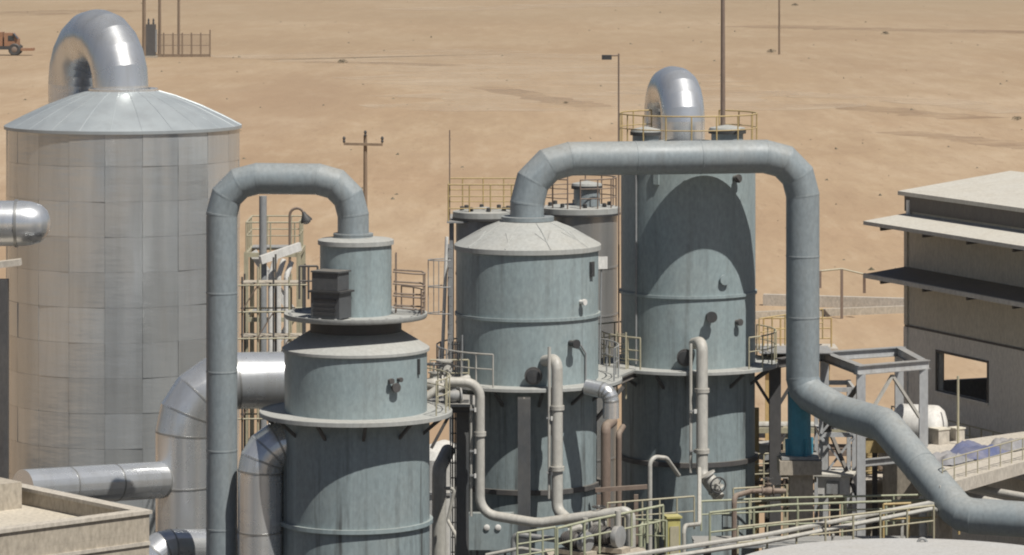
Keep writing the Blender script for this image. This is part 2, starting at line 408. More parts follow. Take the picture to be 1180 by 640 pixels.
# ------------------------------------------------------------------ the three grey scrubber towers
PA = -5.02
C1 = V((X(410,117), 117, 0)); C2 = V((X(608,124), 124, 0)); C3 = V((X(793,128.5), 128.5, 0))
R1, R2, R3 = 2.37, 2.41, 2.37
def ring_band(name, c, z, r, mat, t, out=.1, h=.14):
    return MB().lathe([(r-.02,z-h/2),(r+out,z-h/2),(r+out,z+h/2),(r-.02,z+h/2)], c, 72).build(name, mat, t)
def brackets(t, c, z, r0, r1, n, mat, off=0, dp=1.0):
    for j in range(n):
        a = 2*math.pi*(j+off)/n; e = V((math.sin(a), -math.cos(a), 0))
        MB().beam(c + e*(r0-.03) + V((0,0,z-dp)), c + e*(r1-.1) + V((0,0,z-.12)), .09, .09).build('bracket', mat, t)
def at(c, r, a, z): return c + V((math.sin(a)*r, -math.cos(a)*r, z))
def stub(name, t, c, r, a, z, rad, ln, mat, flange=True, cover=None):
    e = V((math.sin(a), -math.cos(a), 0)); p = at(c, r-.05, a, z)
    o = MB().disc_axis(p, e, [(rad,0),(rad,ln)] + ([(rad*1.5,ln),(rad*1.5,ln+.08),(rad*.2,ln+.085)] if flange else [(rad*.9,ln+.02)]), 18).build(name, mat, t)
    if cover: MB().disc_axis(p + e*(ln+.085), e, [(rad*1.2,0),(rad*1.15,.05),(rad*.3,.07)], 18).build('cover', cover, o)
    return o
def band_plate(t, c, z, r, rp, mat, th=.1):
    return MB().lathe([(r-.02,z-th),(rp,z-th),(rp,z),(rp-.02,z+.02),(rp-.05,z+.02),(rp-.06,z),(r-.02,z)], c, 72).build('platform_ring', mat, t)

# tower 1: the short one in front
t1 = thing('scrubber_tower', 'nearest grey scrubber tower, the short one with a capped drum on top', 'tower', C1, 'grey scrubber towers')
MB().lathe([(R1,0),(R1,11.36)], C1, 80).build('lower_shell', 'grey_paint_low', t1)
for z in (3.6, 7.9): ring_band('stiffener_ring', C1, z, R1, 'grey_paint', t1, .11, .13)
band_plate(t1, C1, 11.42, 2.2, 3.1, 'roof_grey', .13); brackets(t1, C1, 11.4, R1, 3.05, 12, 'steel_dark', .28, .62)
MB().lathe([(2.29,11.4),(2.29,13.42)], C1, 80).build('upper_shell', 'grey_paint', t1)
r_ = MB().lathe([(2.28,13.36),(2.37,13.36),(2.37,13.45),(1.5,13.98),(1.45,13.98)], C1, 72).build('roof', 'roof_grey', t1)
MB().lathe([(1.47,13.9),(1.47,14.46)], C1, 56).build('neck', 'dark_metal', t1)
MB().lathe([(1.0,14.40),(2.26,14.40),(2.30,14.46),(2.30,14.56),(2.24,14.56),(2.2,14.50),(1.0,14.52)], C1, 72).build('flange_plate', 'roof_grey', t1, 40)
MB().lathe([(1.15,14.5),(1.15,16.8)], C1, 56).build('drum', 'grey_paint', t1)
MB().lathe([(1.1,16.76),(1.22,16.76),(1.22,16.9),(1.15,16.93),(.52,17.0),(.5,17.0)], C1, 56).build('drum_lid', 'roof_grey', t1)
for j in range(24):
    a = 2*math.pi*j/24
    MB().lathe([(.05,0),(.05,.05),(.03,.06)], at(C1, 2.12, a, 14.51), 6, False, True).build('bolt', 'steel_grey', t1)
for a, z, rd in ((R(30),12.62,.06),(R(34),12.4,.1),(R(38),12.64,.05)): stub('nozzle', t1, C1, 2.29, a, z, rd, .16, 'steel_dark', True)
MB().box(at(C1, 2.31, R(62), 12.95), (.1,.08,.5), R(62)).build('name_plate', 'dark_metal', t1)
# motor boxes hung on the drum
mb = thing('control_cabinet', 'dark louvred cabinet stacked against the drum of the nearest tower', 'cabinet', at(C1, 1.5, R(-28), 14.52))
b0 = at(C1, 1.55, R(-28), 0)
MB().box(b0 + V((0,0,14.95)), (1.05,.75,.8), R(-28)).build('lower_box', 'slate', mb)
MB().box(b0 + V((-.02,0,15.71)), (.95,.7,.55), R(-28)).build('upper_box', 'slate', mb)
MB().box(b0 + V((0,0,15.39)), (1.2,.9,.06), R(-28)).build('shelf', 'dark_metal', mb)
MB().box(b0 + V((0,0,16.02)), (1.02,.8,.05), R(-28)).build('lid', 'slate', mb)
for i in range(4):
    e = V((math.sin(R(-28)), -math.cos(R(-28)), 0))
    MB().box(b0 + e*.38 + V((0,0,14.7+i*.15)), (.8,.03,.07), R(-28)).build('louvre', 'dark_metal', mb)

# tower 2: the middle one
t2 = thing('scrubber_tower', 'middle grey scrubber tower with dusty cone roof and pipe at its centre', 'tower', C2, 'grey scrubber towers')
MB().lathe([(2.36,0),(2.36,11.52)], C2, 80).build('lower_shell', 'grey_paint_low', t2)
for z in (3.7, 8.05): ring_band('stiffener_ring', C2, z, 2.36, 'steel_dark', t2, .12, .16)
band_plate(t2, C2, 11.6, 2.3, 3.22, 'roof_grey'); brackets(t2, C2, 11.55, 2.36, 3.15, 12, 'slate', .3, .62)
MB().lathe([(R2,11.55),(R2,16.12)], C2, 80).build('upper_shell', 'grey_paint', t2)
ring_band('stiffener_ring', C2, 13.8, R2, 'grey_paint', t2, .07, .1)
r2 = MB().lathe([(R2-.02,15.98),(R2+.09,15.98),(R2+.09,16.14),(2.1,16.36),(1.45,16.72),(.72,17.0),(.6,17.0)], C2, 72).build('roof', 'roof_grey', t2)
MB().lathe([(.58,16.95),(.9,16.95),(.9,17.09),(.58,17.09)], C2, 40).build('collar', 'pipe_grey', t2)
for j in range(10):
    a = 2*math.pi*(j+.5)/10
    MB().tube([at(C2, q, a, z) for q, z in ((.95,16.91),(1.45,16.72),(2.1,16.36),(2.46,16.16))], .03, 5).build('roof_rib', 'roof_grey', r2)
    for s in (-.16, .16): MB().tube([at(C2, 2.1, a, 16.36), at(C2, 1.6, a+s, 16.64)], .022, 5).build('roof_rib', 'roof_grey', r2)
stub('nozzle', t2, C2, R2, R(47), 14.35, .07, .2, 'white_paint')
stub('nozzle', t2, C2, R2, R(36), 13.0, .1, .35, 'dark_metal')
stub('manhole', t2, C2, R2, R(4), 11.98, .2, .2, 'steel_dark', cover='dark_metal')
MB().box(at(C2, R2+.03, R(62), 15.4), (.22,.12,.5), R(62)).build('junction_box', 'dark_metal', t2)
MB().tube([at(C2, R2+.06, R(52), 11.7), at(C2, R2+.06, R(52), 12.6), at(C2, R2+.06, R(46), 12.9), at(C2, R2+.06, R(38), 13.0)], .03, 6).build('conduit', 'steel_grey', t2)

# tower 3: the tall one behind the long pipe
t3 = thing('scrubber_tower', 'tall grey scrubber tower at the back crossed by the shadow of the long pipe', 'tower', C3, 'grey scrubber towers')
MB().lathe([(R3-.02,0),(R3-.02,11.52)], C3, 80).build('lower_shell', 'grey_paint_low', t3)
for z in (3.9, 8.3): ring_band('stiffener_ring', C3, z, R3-.02, 'steel_dark', t3, .12, .16)
band_plate(t3, C3, 11.6, 2.3, 3.2, 'roof_grey'); brackets(t3, C3, 11.55, R3-.02, 3.12, 12, 'slate', .2, .62)
MB().lathe([(R3,11.55),(R3,19.2)], C3, 80).build('upper_shell', 'grey_paint', t3)
ring_band('stiffener_ring', C3, 14.1, R3, 'grey_paint', t3, .06, .1)
MB().lathe([(R3-.02,19.12),(R3+.12,19.12),(R3+.12,19.25),(.9,19.4),(.85,19.4)], C3, 72).build('roof', 'roof_grey', t3)
stub('nozzle', t3, C3, R3, R(28), 14.7, .12, .1, 'grey_paint')
stub('nozzle', t3, C3, R3, R(15), 13.45, .13, .3, 'dark_metal'); stub('nozzle', t3, C3, R3, R(42), 13.2, .08, .2, 'steel_dark')
stub('manhole', t3, C3, R3, R(-5), 12.05, .2, .2, 'steel_dark', cover='dark_metal')
stub('nozzle', t3, C3, R3, R(40), 18.2, .1, .2, 'steel_dark')
MB().box(at(C3, R3+.03, R(-30), 18.3), (.2,.1,.6), R(-30)).build('lug', 'grey_paint', t3)
for j in range(2):
    MB().tube([at(C3, R3+.06, R(-51), 11.7), at(C3, R3+.06, R(-51), 19.1)], .035, 6).build('conduit', 'steel_grey', t3) if j == 0 else None

# ------------------------------------------------------------------ the two big grey pipes
pipe_run('arched_pipe', 'grey arched pipe from the capped drum down past the aluminium tank', [(X(407,117),117,16.95),(X(407,117),117,Z(207,117)),(X(255,117),117.2,Z(206,117)),(X(255,117),117.2,0)], .5, 1.15, 'pipe_grey', 3, 40, 12, seams='pipe_grey', segs=2.6, flanges=[((X(407,117),117,17.04),(0,0,1))])
zt = 19.03
pb = [(C2.x-.02,124,17.0),(C2.x-.02,124,zt),(X(925,125.8),125.8,zt),(X(925,125.8),125.8,Z(450,125.8)),W(968,475,124.6),W(1020,490,122.6),W(1108,594,118.6),W(1260,604,117.2)]
pipe_run('long_transfer_pipe', 'long grey pipe bridging from the middle tower and dropping at the right', pb, .575, [1.5,1.35,.6,.5,.6,.8], 'pipe_grey', 3, 44, 10, seams='pipe_grey', segs=2.6)

# blue support leg below the long pipe and its pier
bl = thing('pipe_support', 'blue steel support leg under the drop of the long pipe', 'support', (X(921,126.2),126.2,Z(528,126.2)))
bx, bz = X(921,126.2), Z(528,126.2)
MB().lathe([(.40,bz+.1),(.40,Z(452,126.2))], (bx,126.2,0), 28).build('leg', 'blue_paint', bl)
MB().box((bx,126.2,bz+.06), (1.3,1.2,.1)).build('base_plate', 'steel_grey', bl)
for a in range(4):
    e = V((math.cos(a*1.571+.4), math.sin(a*1.571+.4), 0))
    MB().beam(V((bx,126.2,bz+.12)) + e*.38, V((bx,126.2,bz+.7)) + e*.40, .03, .3, up=e).build('gusset', 'blue_paint', bl)
pr = thing('concrete_pier', 'beige concrete pier carrying the blue support leg', 'pier', (bx,126.2,0))
MB().box((bx,126.2,bz-.25), (1.45,1.4,.48)).build('cap', 'concrete', pr)
MB().box((bx+.05,126.2,(bz-.5)/2), (.8,.8,bz-.5)).build('column', 'concrete', pr)

# ------------------------------------------------------------------ stainless vessel behind the middle tower, elbow on the tall tower
D4 = 138.0
def back_vessel(label, px, D, r, ytop, mat):
    c = V((X(px,D), D, 0)); z = Z(ytop, D); t = thing('evaporator_vessel', label, 'vessel', c, 'vessels behind the middle tower')
    MB().lathe([(r,0),(r,z)], c, 56).build('shell', mat, t)
    MB().lathe([(r,z-.22),(r+.12,z-.22),(r+.12,z-.02),(r,z),(0.01,z+.15)], c, 56).build('roof', 'roof_grey', t)
    MB().lathe([(r,z-.30),(r+.13,z-.30),(r+.13,z-.225),(r,z-.225)], c, 56).build('rim', 'dark_metal', t)
    for i in range(8): ring_band('cladding_band', c, 1.5+i*1.8, r, mat, t, .02, .06)
    for j in range(8):
        a = 2*math.pi*(j+.2)/8; MB().lathe([(.08,0),(.08,.14),(.04,.16)], at(c, r*.8, a, z+.02), 8, False, True).build('stud', 'dark_metal', t)
    return c, z
C4, Z4 = back_vessel('dull stainless vessel behind the middle tower, right of its pipe', 668, D4, 1.42, 238, 'dull_duct')
C5, Z5 = back_vessel('grey vessel behind the middle tower, left of its pipe', 559, 135, 1.08, 243, 'steel_grey')
def pot(label, p, r, h, group):
    t = thing('flanged_pot', label, 'vent pot', p, group); p = V(p)
    MB().lathe([(r,0),(r,h)], p, 28).build('body', 'pipe_grey', t)
    MB().lathe([(r*.95,h-.1),(r*1.18,h-.1),(r*1.18,h+.02),(r*.95,h+.02)], p, 28).build('flange', 'dark_metal', t)
    MB().lathe([(r*1.15,h+.02),(r*1.1,h+.1),(.05,h+.2)], p, 28, True, True).build('cover', 'roof_grey', t)
    return t
pot('flanged vent pot behind the middle tower, right of its pipe', (X(676,D4), D4-.4, Z4+.05), .5, .75, 'vent pots')
cr = lambda c, r, z, a0, a1, k: [at(c, r, a0+(a1-a0)*i/k, z) for i in range(k+1)]
railing('brown ring railing on the stainless vessel behind the middle tower', cr(C4, 1.4, Z4, R(0), R(340), 18), 'rust_brown', 1.1, .7, .022, (.35,.68))
pf = thing('top_platform', 'railed grey platform around the grey vessel behind the middle tower', 'platform', (C5.x,C5.y,0))
MB().box((C5.x+.25,135.9,Z5-.36), (3.3,3.6,.06)).build('plate', 'steel_grey', pf)
for dx, dy in ((-1.25,-.9),(1.75,-.9),(-1.25,2.6),(1.75,2.6)): MB().beam((C5.x+dx,135+dy*.6,0),(C5.x+dx,135+dy*.6,Z5-.4), .14,.14).build('leg', 'steel_grey', pf)
railing('yellow tan railing round the platform left of the middle tower pipe', [(C5.x-1.35,134.2,Z5-.33),(C5.x-1.35,137.6,Z5-.33),(C5.x+1.85,137.6,Z5-.33),(C5.x+1.85,134.2,Z5-.33)], 'rail_yellow', 1.35, .8, .022, (.35,.68), closed=True)
MB().tube([(C5.x-1.3,134.3,Z5-.3),(C5.x-1.3,134.3,Z(150,134.3))], .022, 6).build('whip_mast', 'rust_brown', None, label='hair thin mast at the railing left of the middle tower pipe', cat='mast')
pot('flanged pot left of the shiny elbow on the tall tower', (X(744,127.6), 127.6, 19.3), .46, .45, 'vent pots')
pot('flanged pot right of the shiny elbow on the tall tower', (X(838,127.8), 127.8, 19.3), .56, .5, 'vent pots')
railing('yellow railing around the roof of the tall tower', cr(C3, R3+.06, 19.27, R(-150), R(150), 20), 'rail_yellow', 1.1, .9, .022)
e0 = V((X(787,129.6), 129.6, 19.2)); ez = Z(104, 129.6)
pipe_run('vapour_elbow', 'shiny stainless elbow duct on top of the tall tower', [e0, V((e0.x,e0.y,ez)), V((e0.x-.5,e0.y+2.9,ez)), V((e0.x-.5,e0.y+2.9,2))], .78, 1.15, 'bright_duct', 5, 40, 13, cat='duct')
MB().tube([(X(833,129.5),129.5,19.3),(X(833,129.5),129.5,27.5)], [.09,.06], 10).build('lightning_mast', 'rust_brown', None, label='tall thin mast standing on the roof of the tall tower', cat='mast')

# lamp posts
def lamp(label, base, top, arm, drop, mat='steel_dark', r=.05):
    b = V(base); t = thing('lamp_post', label, 'lamp', b); s = 1 if arm > 0 else -1; a = abs(arm)
    pts = [b, V((b.x,b.y,top-a*.5))] + [V((b.x + s*a*.5*(1-math.cos(q)), b.y, top-a*.5 + a*.5*math.sin(q))) for q in [math.pi*i/8 for i in range(1,8)]]
    MB().tube(pts, r, 8).build('pole', mat, t)
    e = pts[-1]
    MB().disc_axis(e + V((0,0,.02)), (s*.35,0,-1), [(.06,0),(.09,.1),(.22,.32),(.22,.38)], 14).build('shade', 'dark_metal', t)
    MB().disc_axis(e + V((s*.1,0,-.28)), (s*.35,0,-1), [(.16,0),(.14,.12),(.05,.16)], 12).build('bulb_cover', 'white_paint', t)
lamp('curved lamp post seen under the arch of the grey pipe', (X(334,135),135,Z(330,135)), Z(240,135), .52, .2, 'rust_brown')
lt = thing('lamp_post', 'thin lamp post with tilted head left of the tall tower roof', 'lamp', (X(713,126.6),126.9,19.3-7.7))
MB().tube([(X(713,126.9),126.9,11.6),(X(713,126.9),126.9,Z(62,126.9))], .03, 8).build('pole', 'rust_brown', lt)
MB().tube([(X(713,126.9),126.9,Z(64,126.9)),(X(703,126.9),126.7,Z(64,126.9))], .025, 8).build('arm', 'rust_brown', lt)
MB().box((X(699,126.9),126.7,Z(66,126.9)), (.34,.3,.16)).build('head', 'dark_metal', lt)

# ------------------------------------------------------------------ shiny ducts at the left
sd = 'dull_duct'
pipe_run('insulated_duct', 'large shiny elbow duct dropping behind the arched pipe', [W(380,437,126), W(212,440,124.5), W(212,800,124.5)], .97, 1.75, 'bright_duct', 4, 40, 10, seams=sd, segs=2.2, cat='duct')
pipe_run('insulated_duct', 'shiny duct elbow between the arched pipe and the nearest tower', [V((-5.9,117.2,10.45)), V((X(300,116.5),116.5,10.4)), V((X(300,116.5),116.5,0))], .72, .9, 'bright_duct', 4, 36, 10, seams=sd, segs=2.2, cat='duct')
pipe_run('insulated_duct', 'horizontal shiny duct lying low in front of the aluminium tank', [W(26,563,120), W(188,553,124), W(215,555,126)], .62, .6, 'bright_duct', 3, 36, 10, seams=sd, segs=2.0, cat='duct')
pipe_run('insulated_duct', 'shiny duct elbow at the bottom edge left of the arched pipe', [W(160,800,119), W(172,632,119), W(290,632,121)], .62, .75, 'bright_duct', 4, 36, 10, seams=sd, cat='duct')
# cut-off vessel at the left border
lv = thing('horizontal_vessel', 'shiny domed vessel end poking in at the left edge', 'vessel', W(-60,262,128))
a0, ax = W(-80,258,128), V((1,.05,0)).normalized()
MB().disc_axis(a0, ax, [(.8,0),(.8,3.2),(.77,3.5),(.66,3.85),(.45,4.08),(.2,4.17),(.02,4.18)], 36).build('shell', 'bright_duct', lv, 40)
MB().disc_axis(a0, ax, [(.8,2.95),(.85,2.95),(.85,3.05),(.8,3.05)], 36, False, False).build('band', sd, lv)
MB().beam(W(-60,312,127.5), W(24,302,127.5), .5, .22).build('saddle_beam', 'concrete_pale', lv)
MB().beam(W(2,322,127.6), W(2,900,127.6), .45, .45).build('column', 'steel_dark', lv)

# left service building with parapet
B0 = V((X(172,100),100,0)); da_ = V((-.66,.75,0)).normalized(); db_ = V((-.75,-.66,0)).normalized(); bz = Z(588,100)
bl_ = thing('flat_roofed_building', 'beige concrete building with a parapet roof in the bottom left corner', 'building', B0)
rzA = math.atan2(da_.y, da_.x); LA, LB = 9.0, 12.0
def slab(t, name, o, u, v, a0, a1, b0, b1, z0, z1, mat, label=None):
    m = MB(); o = V((o.x,o.y,0)); b = []
    for z in (z0, z1):
        for a, q in ((a0,b0),(a1,b0),(a1,b1),(a0,b1)): m.v.append(tuple(o + u*a + v*q + V((0,0,z))))
    m.f = [(3,2,1,0),(4,5,6,7),(0,1,5,4),(1,2,6,5),(2,3,7,6),(3,0,4,7)]
    if u.cross(v).z < 0: m.f = [tuple(reversed(f)) for f in m.f]
    return m.build(name, mat, t, label=label)
slab(bl_, 'wall', B0, da_, db_, 0, LA, 0, LB, 0, bz-.62, 'concrete')
slab(bl_, 'roof', B0, da_, db_, .3, LA-.3, .3, LB-.3, bz-.62, bz-.5, 'roof_membrane')
slab(bl_, 'parapet', B0, da_, db_, 0, .3, 0, LB, bz-.618, bz-.1, 'concrete'); slab(bl_, 'parapet', B0, da_, db_, .302, LA, 0, .3, bz-.618, bz-.1, 'concrete')
slab(bl_, 'parapet', B0, da_, db_, LA-.3, LA, .302, LB, bz-.618, bz-.1, 'concrete')
slab(bl_, 'coping', B0, da_, db_, -.06, .36, -.06, LB, bz-.1, bz, 'concrete_pale'); slab(bl_, 'coping', B0, da_, db_, .362, LA+.06, -.06, .36, bz-.1, bz, 'concrete_pale')
slab(bl_, 'coping', B0, da_, db_, LA-.36, LA+.06, .362, LB, bz-.1, bz, 'concrete_pale')
slab(bl_, 'roof_hatch', B0, da_, db_, 5.2, 7.6, .7, 2.6, bz-.5, bz+.25, 'concrete')
slab(bl_, 'ledge', B0, da_, db_, -.05, 0.01, 0, LB, bz-.95, bz-.85, 'concrete_pale')

# ------------------------------------------------------------------ right building, hollow, with canopies and windows
BS = 146/130; zb_ = lambda z: CAM_H - (CAM_H - z)*BS
K0 = V((X(1043,146),146,0)); f1 = V((.388,-.922,0)).normalized(); f2 = V((.922,.388,0)); FL, FD = 18.0, 10.0
rb = thing('process_building', 'taupe process building with projecting concrete canopies at the right', 'building', K0)
ZR = zb_(17.4); WT = .28
w0, w1, wz0, wz1 = 2.31*BS, 5.78*BS, zb_(10.66), zb_(12.02); ZM = zb_(12.72)
def fac(name, a0, a1, z0, z1, mat, b0=0, b1=WT): return slab(rb, name, K0, f1, f2, a0, a1, b0, b1, z0, z1, mat)
fac('wall', 0, FL, 0, wz0, 'wall_grey'); fac('wall', 0, w0, wz0, wz1, 'wall_grey'); fac('wall', w1, FL, wz0, wz1, 'wall_grey')
fac('wall', 0, FL, wz1, ZM, 'wall_grey'); fac('upper_wall', 0, FL, ZM, ZR-.05, 'wall_taupe', .03, WT)
# end wall (faces away) with its own opening, opposite the first
es0, es1, ez0, ez1 = 1.45*BS, 4.6*BS, zb_(10.7), zb_(12.1)
slab(rb, 'end_wall', K0, f1, f2, 0, WT, WT, FD, 0, ez0, 'wall_grey'); slab(rb, 'end_wall', K0, f1, f2, 0, WT, WT, es0, ez0, ez1, 'wall_grey')
slab(rb, 'end_wall', K0, f1, f2, 0, WT, es1, FD, ez0, ez1, 'wall_grey'); slab(rb, 'end_wall', K0, f1, f2, 0, WT, WT, FD, ez1, ZR-.05, 'wall_taupe')
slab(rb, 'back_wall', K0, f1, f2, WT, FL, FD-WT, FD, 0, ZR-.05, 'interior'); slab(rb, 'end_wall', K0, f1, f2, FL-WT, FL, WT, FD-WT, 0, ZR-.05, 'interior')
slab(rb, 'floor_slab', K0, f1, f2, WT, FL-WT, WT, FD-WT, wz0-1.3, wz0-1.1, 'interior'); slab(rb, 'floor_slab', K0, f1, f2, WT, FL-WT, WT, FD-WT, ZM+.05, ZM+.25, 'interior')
fac('window_surround', w0-.1, w0, wz0, wz1, 'fascia_and_shade_dark', -.03, .1); fac('window_surround', w1, w1+.1, wz0, wz1, 'fascia_and_shade_dark', -.03, .1)
fac('window_surround', w0-.1, w1+.1, wz1, wz1+.09, 'fascia_and_shade_dark', -.03, .1); fac('window_sill', w0-.12, w1+.12, wz0-.09, wz0, 'wall_grey', -.08, .12)
fac('wall_band', -.01, FL, ZM-.04, ZM+.04, 'fascia_and_shade_dark', -.02, .02)
def wedge(name, a0, a1, n0, n1, zi, zo, th, mat, o=K0):
    m = MB()
    for dz in (0, -th):
        for a, b, z in ((a0,n0,zi),(a1,n0,zi),(a1,n1,zo),(a0,n1,zo)): m.v.append(tuple(V((o.x,o.y,0)) + f1*a + f2*b + V((0,0,z+dz))))
    m.f = [(0,1,2,3),(7,6,5,4),(0,4,5,1),(1,5,6,2),(2,6,7,3),(3,7,4,0)]
    return m.build(name, mat, rb)
CW = 1.69*BS; c1, c2 = zb_(16.72), zb_(14.82)
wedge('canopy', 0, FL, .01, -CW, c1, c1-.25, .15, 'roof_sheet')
wedge('canopy', 0, FL, .01, -CW+.1, c2, c2-.22, .14, 'fascia_and_shade_dark'); wedge('canopy_edge', -.02, FL, -CW+.098, -CW, c2-.2, c2-.21, .17, 'roof_sheet')  # upper canopy's shade is put into this top's dark colour; edge left pale
for z in (c1-.4, c2-.38):
    for i in range(5): MB().beam(K0 + f1*(.7+i*3.4) + V((0,0,z)), K0 + f1*(.7+i*3.4) - f2*1.5 + V((0,0,z-.12)), .1, .16).build('canopy_bracket', 'steel_dark', rb)
wedge('roof', -.25, FL+.2, -.2, FD/2, ZR+.12, ZR+.12+.13*(FD/2+.2), .16, 'roof_sheet'); wedge('roof', -.25, FL+.2, FD+.2, FD/2+.002, ZR+.12, ZR+.12+.13*(FD/2+.2), .16, 'roof_sheet')
fac('fascia', .05, FL, ZR-.66, ZR-.06, 'fascia_and_shade_dark', -.06, .03)
fac('corner_post', -.04, .24, 0, ZM-.04, 'wall_grey', -.05, .001); MB().tube([K0 + f1*.4 - f2*.07 + V((0,0,c1-.1)), K0 + f1*.4 - f2*.07 + V((0,0,ZR-.2))], .09, 10).build('downpipe', 'white_paint', rb)
fac('corner_post', -.03, .22, ZM+.04, c1-.2, 'wall_taupe', -.04, .029)
zl_ = zb_(8.9); fac('ledge', .3, FL, zl_-.3, zl_, 'concrete_pale', -1.2, -.002)
railing('tan railing along the foot of the taupe wall', [K0 + f1*.8 - f2*1.05 + V((0,0,zl_)), K0 + f1*14 - f2*1.05 + V((0,0,zl_))], 'rail', 1.2, .9, .025, (.35,.68))
# terrace in front of the building
zt_ = Z(560,119)
gp = lambda px, py: V((X(px, (CAM_H-zt_)*FPX/(py-YH)), (CAM_H-zt_)*FPX/(py-YH), 0))      # a point of the terrace top
tr = thing('terrace', 'beige raised terrace slab in front of the taupe building', 'terrace', gp(1120,535))
def poly(t, name, pts, z0, z1, mat):
    m = MB(); n = len(pts)
    for z in (z0, z1): m.v += [(p.x,p.y,z) for p in pts]
    m.f = [tuple(reversed(range(n))), tuple(range(n,2*n))] + [(i,(i+1)%n,(i+1)%n+n,i+n) for i in range(n)]
    return m.build(name, mat, t)
TP = [gp(1083,560), gp(1250,512), gp(1205,494), gp(1058,514)]
poly(tr, 'slab', TP, zt_-.42, zt_, 'concrete_pale')
for p in TP:
    q = p + (sum(TP, V())/4 - p).normalized()*.5
    MB().box((q.x,q.y,(zt_-.422)/2), (.4,.4,zt_-.422)).build('column', 'concrete', tr)
up_ = lambda p, z=zt_: V((p.x,p.y,z))
railing('low tan railing on the front edge of the terrace', [up_(gp(1086,557)), up_(gp(1240,513))], 'rail', .75, .9, .018)
MB().tube([up_(gp(1104,512)), up_(gp(1104,512),Z(434,128.4))], .045, 8).build('thin_post', 'rail', None, label='thin bare post standing before the building window', cat='post')
def tarp(label, c, sx, sy, h, rz, mat, seed):
    rg = random.Random(seed); m = MB(); n = 16; mt = Matrix.Rotation(rz, 3, 'Z')
    hs = [[0]*(n+1) for _ in range(n+1)]
    for _ in range(14):
        cx, cy, s, a = rg.uniform(.15,.85), rg.uniform(.15,.85), rg.uniform(.08,.25), rg.uniform(.3,1)
        for i in range(n+1):
            for j in range(n+1): hs[i][j] = max(hs[i][j], a*math.exp(-((i/n-cx)**2+(j/n-cy)**2)/(2*s*s)))
    top = []
    for i in range(n+1):
        for j in range(n+1):
            e = min(i, j, n-i, n-j)/n; z = h*hs[i][j]*min(1, e*6) + .03 + rg.uniform(-.02,.02)
            m.v.append(tuple(V(c) + mt @ V(((i/n-.5)*sx*(1+rg.uniform(-.02,.02)), (j/n-.5)*sy, max(.02, z)))))
    for i in range(n):
        for j in range(n): m.f.append((i*(n+1)+j, (i+1)*(n+1)+j, (i+1)*(n+1)+j+1, i*(n+1)+j+1))
    return m.build('tarpaulin', mat, None, label=label, cat='tarpaulin', sharp=50)
ra = R(55)
tarp('crumpled blue tarpaulin heap on the terrace', up_(gp(1122,524), zt_+.005), 2.6, 1.7, .4, ra, 'tarp_blue', 3)
tarp('pale grey sheet heap on the terrace nearest the pipe', up_(gp(1094,533), zt_+.005), 1.7, 1.1, .35, ra, 'tarp_grey', 5)
tarp('folded grey blue sheet at the far right of the terrace', up_(gp(1162,516), zt_+.005), 1.7, 1.4, .35, ra, 'tarp_grey', 9)
for p_, q, lb in ((gp(1083,512),.5,'small beige crate nearest the white drum on the terrace'),(gp(1103,508),.4,'small beige crate beside the thin post on the terrace')):
    p_ = up_(p_, zt_+.003); cx = thing('crate', lb, 'crate', p_, 'crates on the terrace')
    MB().box(p_ + V((0,.15,q/2)), (q,q,q), .6).build('box', 'concrete_pale', cx); MB().box(p_ + V((0,.15,q+.03)), (q+.06,q+.06,.05), .6).build('lid', 'wall_taupe', cx)
# white horizontal drum
hd = thing('horizontal_drum', 'white horizontal drum with a domed end behind the steel frame', 'drum', W(1070,520,129))
a0 = W(1032,489,130); ax = V((.94,-.34,0)).normalized()
MB().disc_axis(a0, ax, [(.3,-.1),(.55,0),(.72,.15),(.74,.2),(.74,1.45),(.72,1.55),(.58,1.72),(.3,1.83),(.02,1.86)], 32).build('shell', 'white_paint', hd, 40)
for q in (.35, 1.25): MB().box(a0 + ax*q - V((0,0,.75)), (.2,.9,1.0), math.atan2(ax.y,ax.x)).build('saddle', 'concrete', hd)
MB().box(a0 + ax*.8 + V((0,0,-1.6 - 3.2)), (2.2,1.4,7), math.atan2(ax.y,ax.x)).build('plinth', 'concrete', hd)

# ------------------------------------------------------------------ steel frame at the right and the bridge to it
sf = thing('steel_frame', 'grey steel support frame behind the bend of the long pipe', 'steel frame', (X(995,126.5),126.5,0))
q0, q1, q2, q3 = W(992,427,126.5), W(1064,417,128), W(1036,406,132), W(950,406,130.5)
for a in (q0,q1,q2,q3):
    a.z = q0.z if a is q0 else a.z
zf = Z(421,126.5)
P4 = [V((p.x,p.y,zf)) for p in (q0,q1,q2,q3)]
for i, p in enumerate(P4): MB().beam(V((p.x,p.y,0)), V((p.x,p.y,zf-.32)), .3, .3).build('column', 'steel_pale', sf)
for i in range(4):
    a, b = P4[i], P4[(i+1)%4]; d = (b-a).normalized(); e = .2 if i%2==0 else -.17
    bm_ = MB().beam(a - d*e - V((0,0,.16)), b + d*e - V((0,0,.16)), .14, .26).build('beam', 'steel_pale', sf)
    for z in (-.015, -.305): MB().beam(a - d*e + V((0,0,z)), b + d*e + V((0,0,z)), .3, .03).build('flange', 'steel_grey', bm_)
mid = (P4[0]+P4[1])/2
for a in (P4[0], P4[1]): MB().beam(mid - V((0,0,.45)), a - V((0,0,2.0)) + (mid-a).normalized()*.17, .1, .1).build('brace', 'pipe_pale', sf)
MB().ibeam(P4[0] - V((0,0,3.4)), P4[1] - V((0,0,3.4)), .2, .24, .03).build('beam', 'steel_grey', sf)
MB().beam(P4[3] - V((0,0,2.9)), P4[0] - V((0,0,.6)), .12, .12).build('brace', 'steel_dark', sf)
MB().beam(P4[3] - V((0,0,2.4)), P4[0] - V((.1,0,4.6)), .12, .12).build('brace', 'steel_dark', sf)
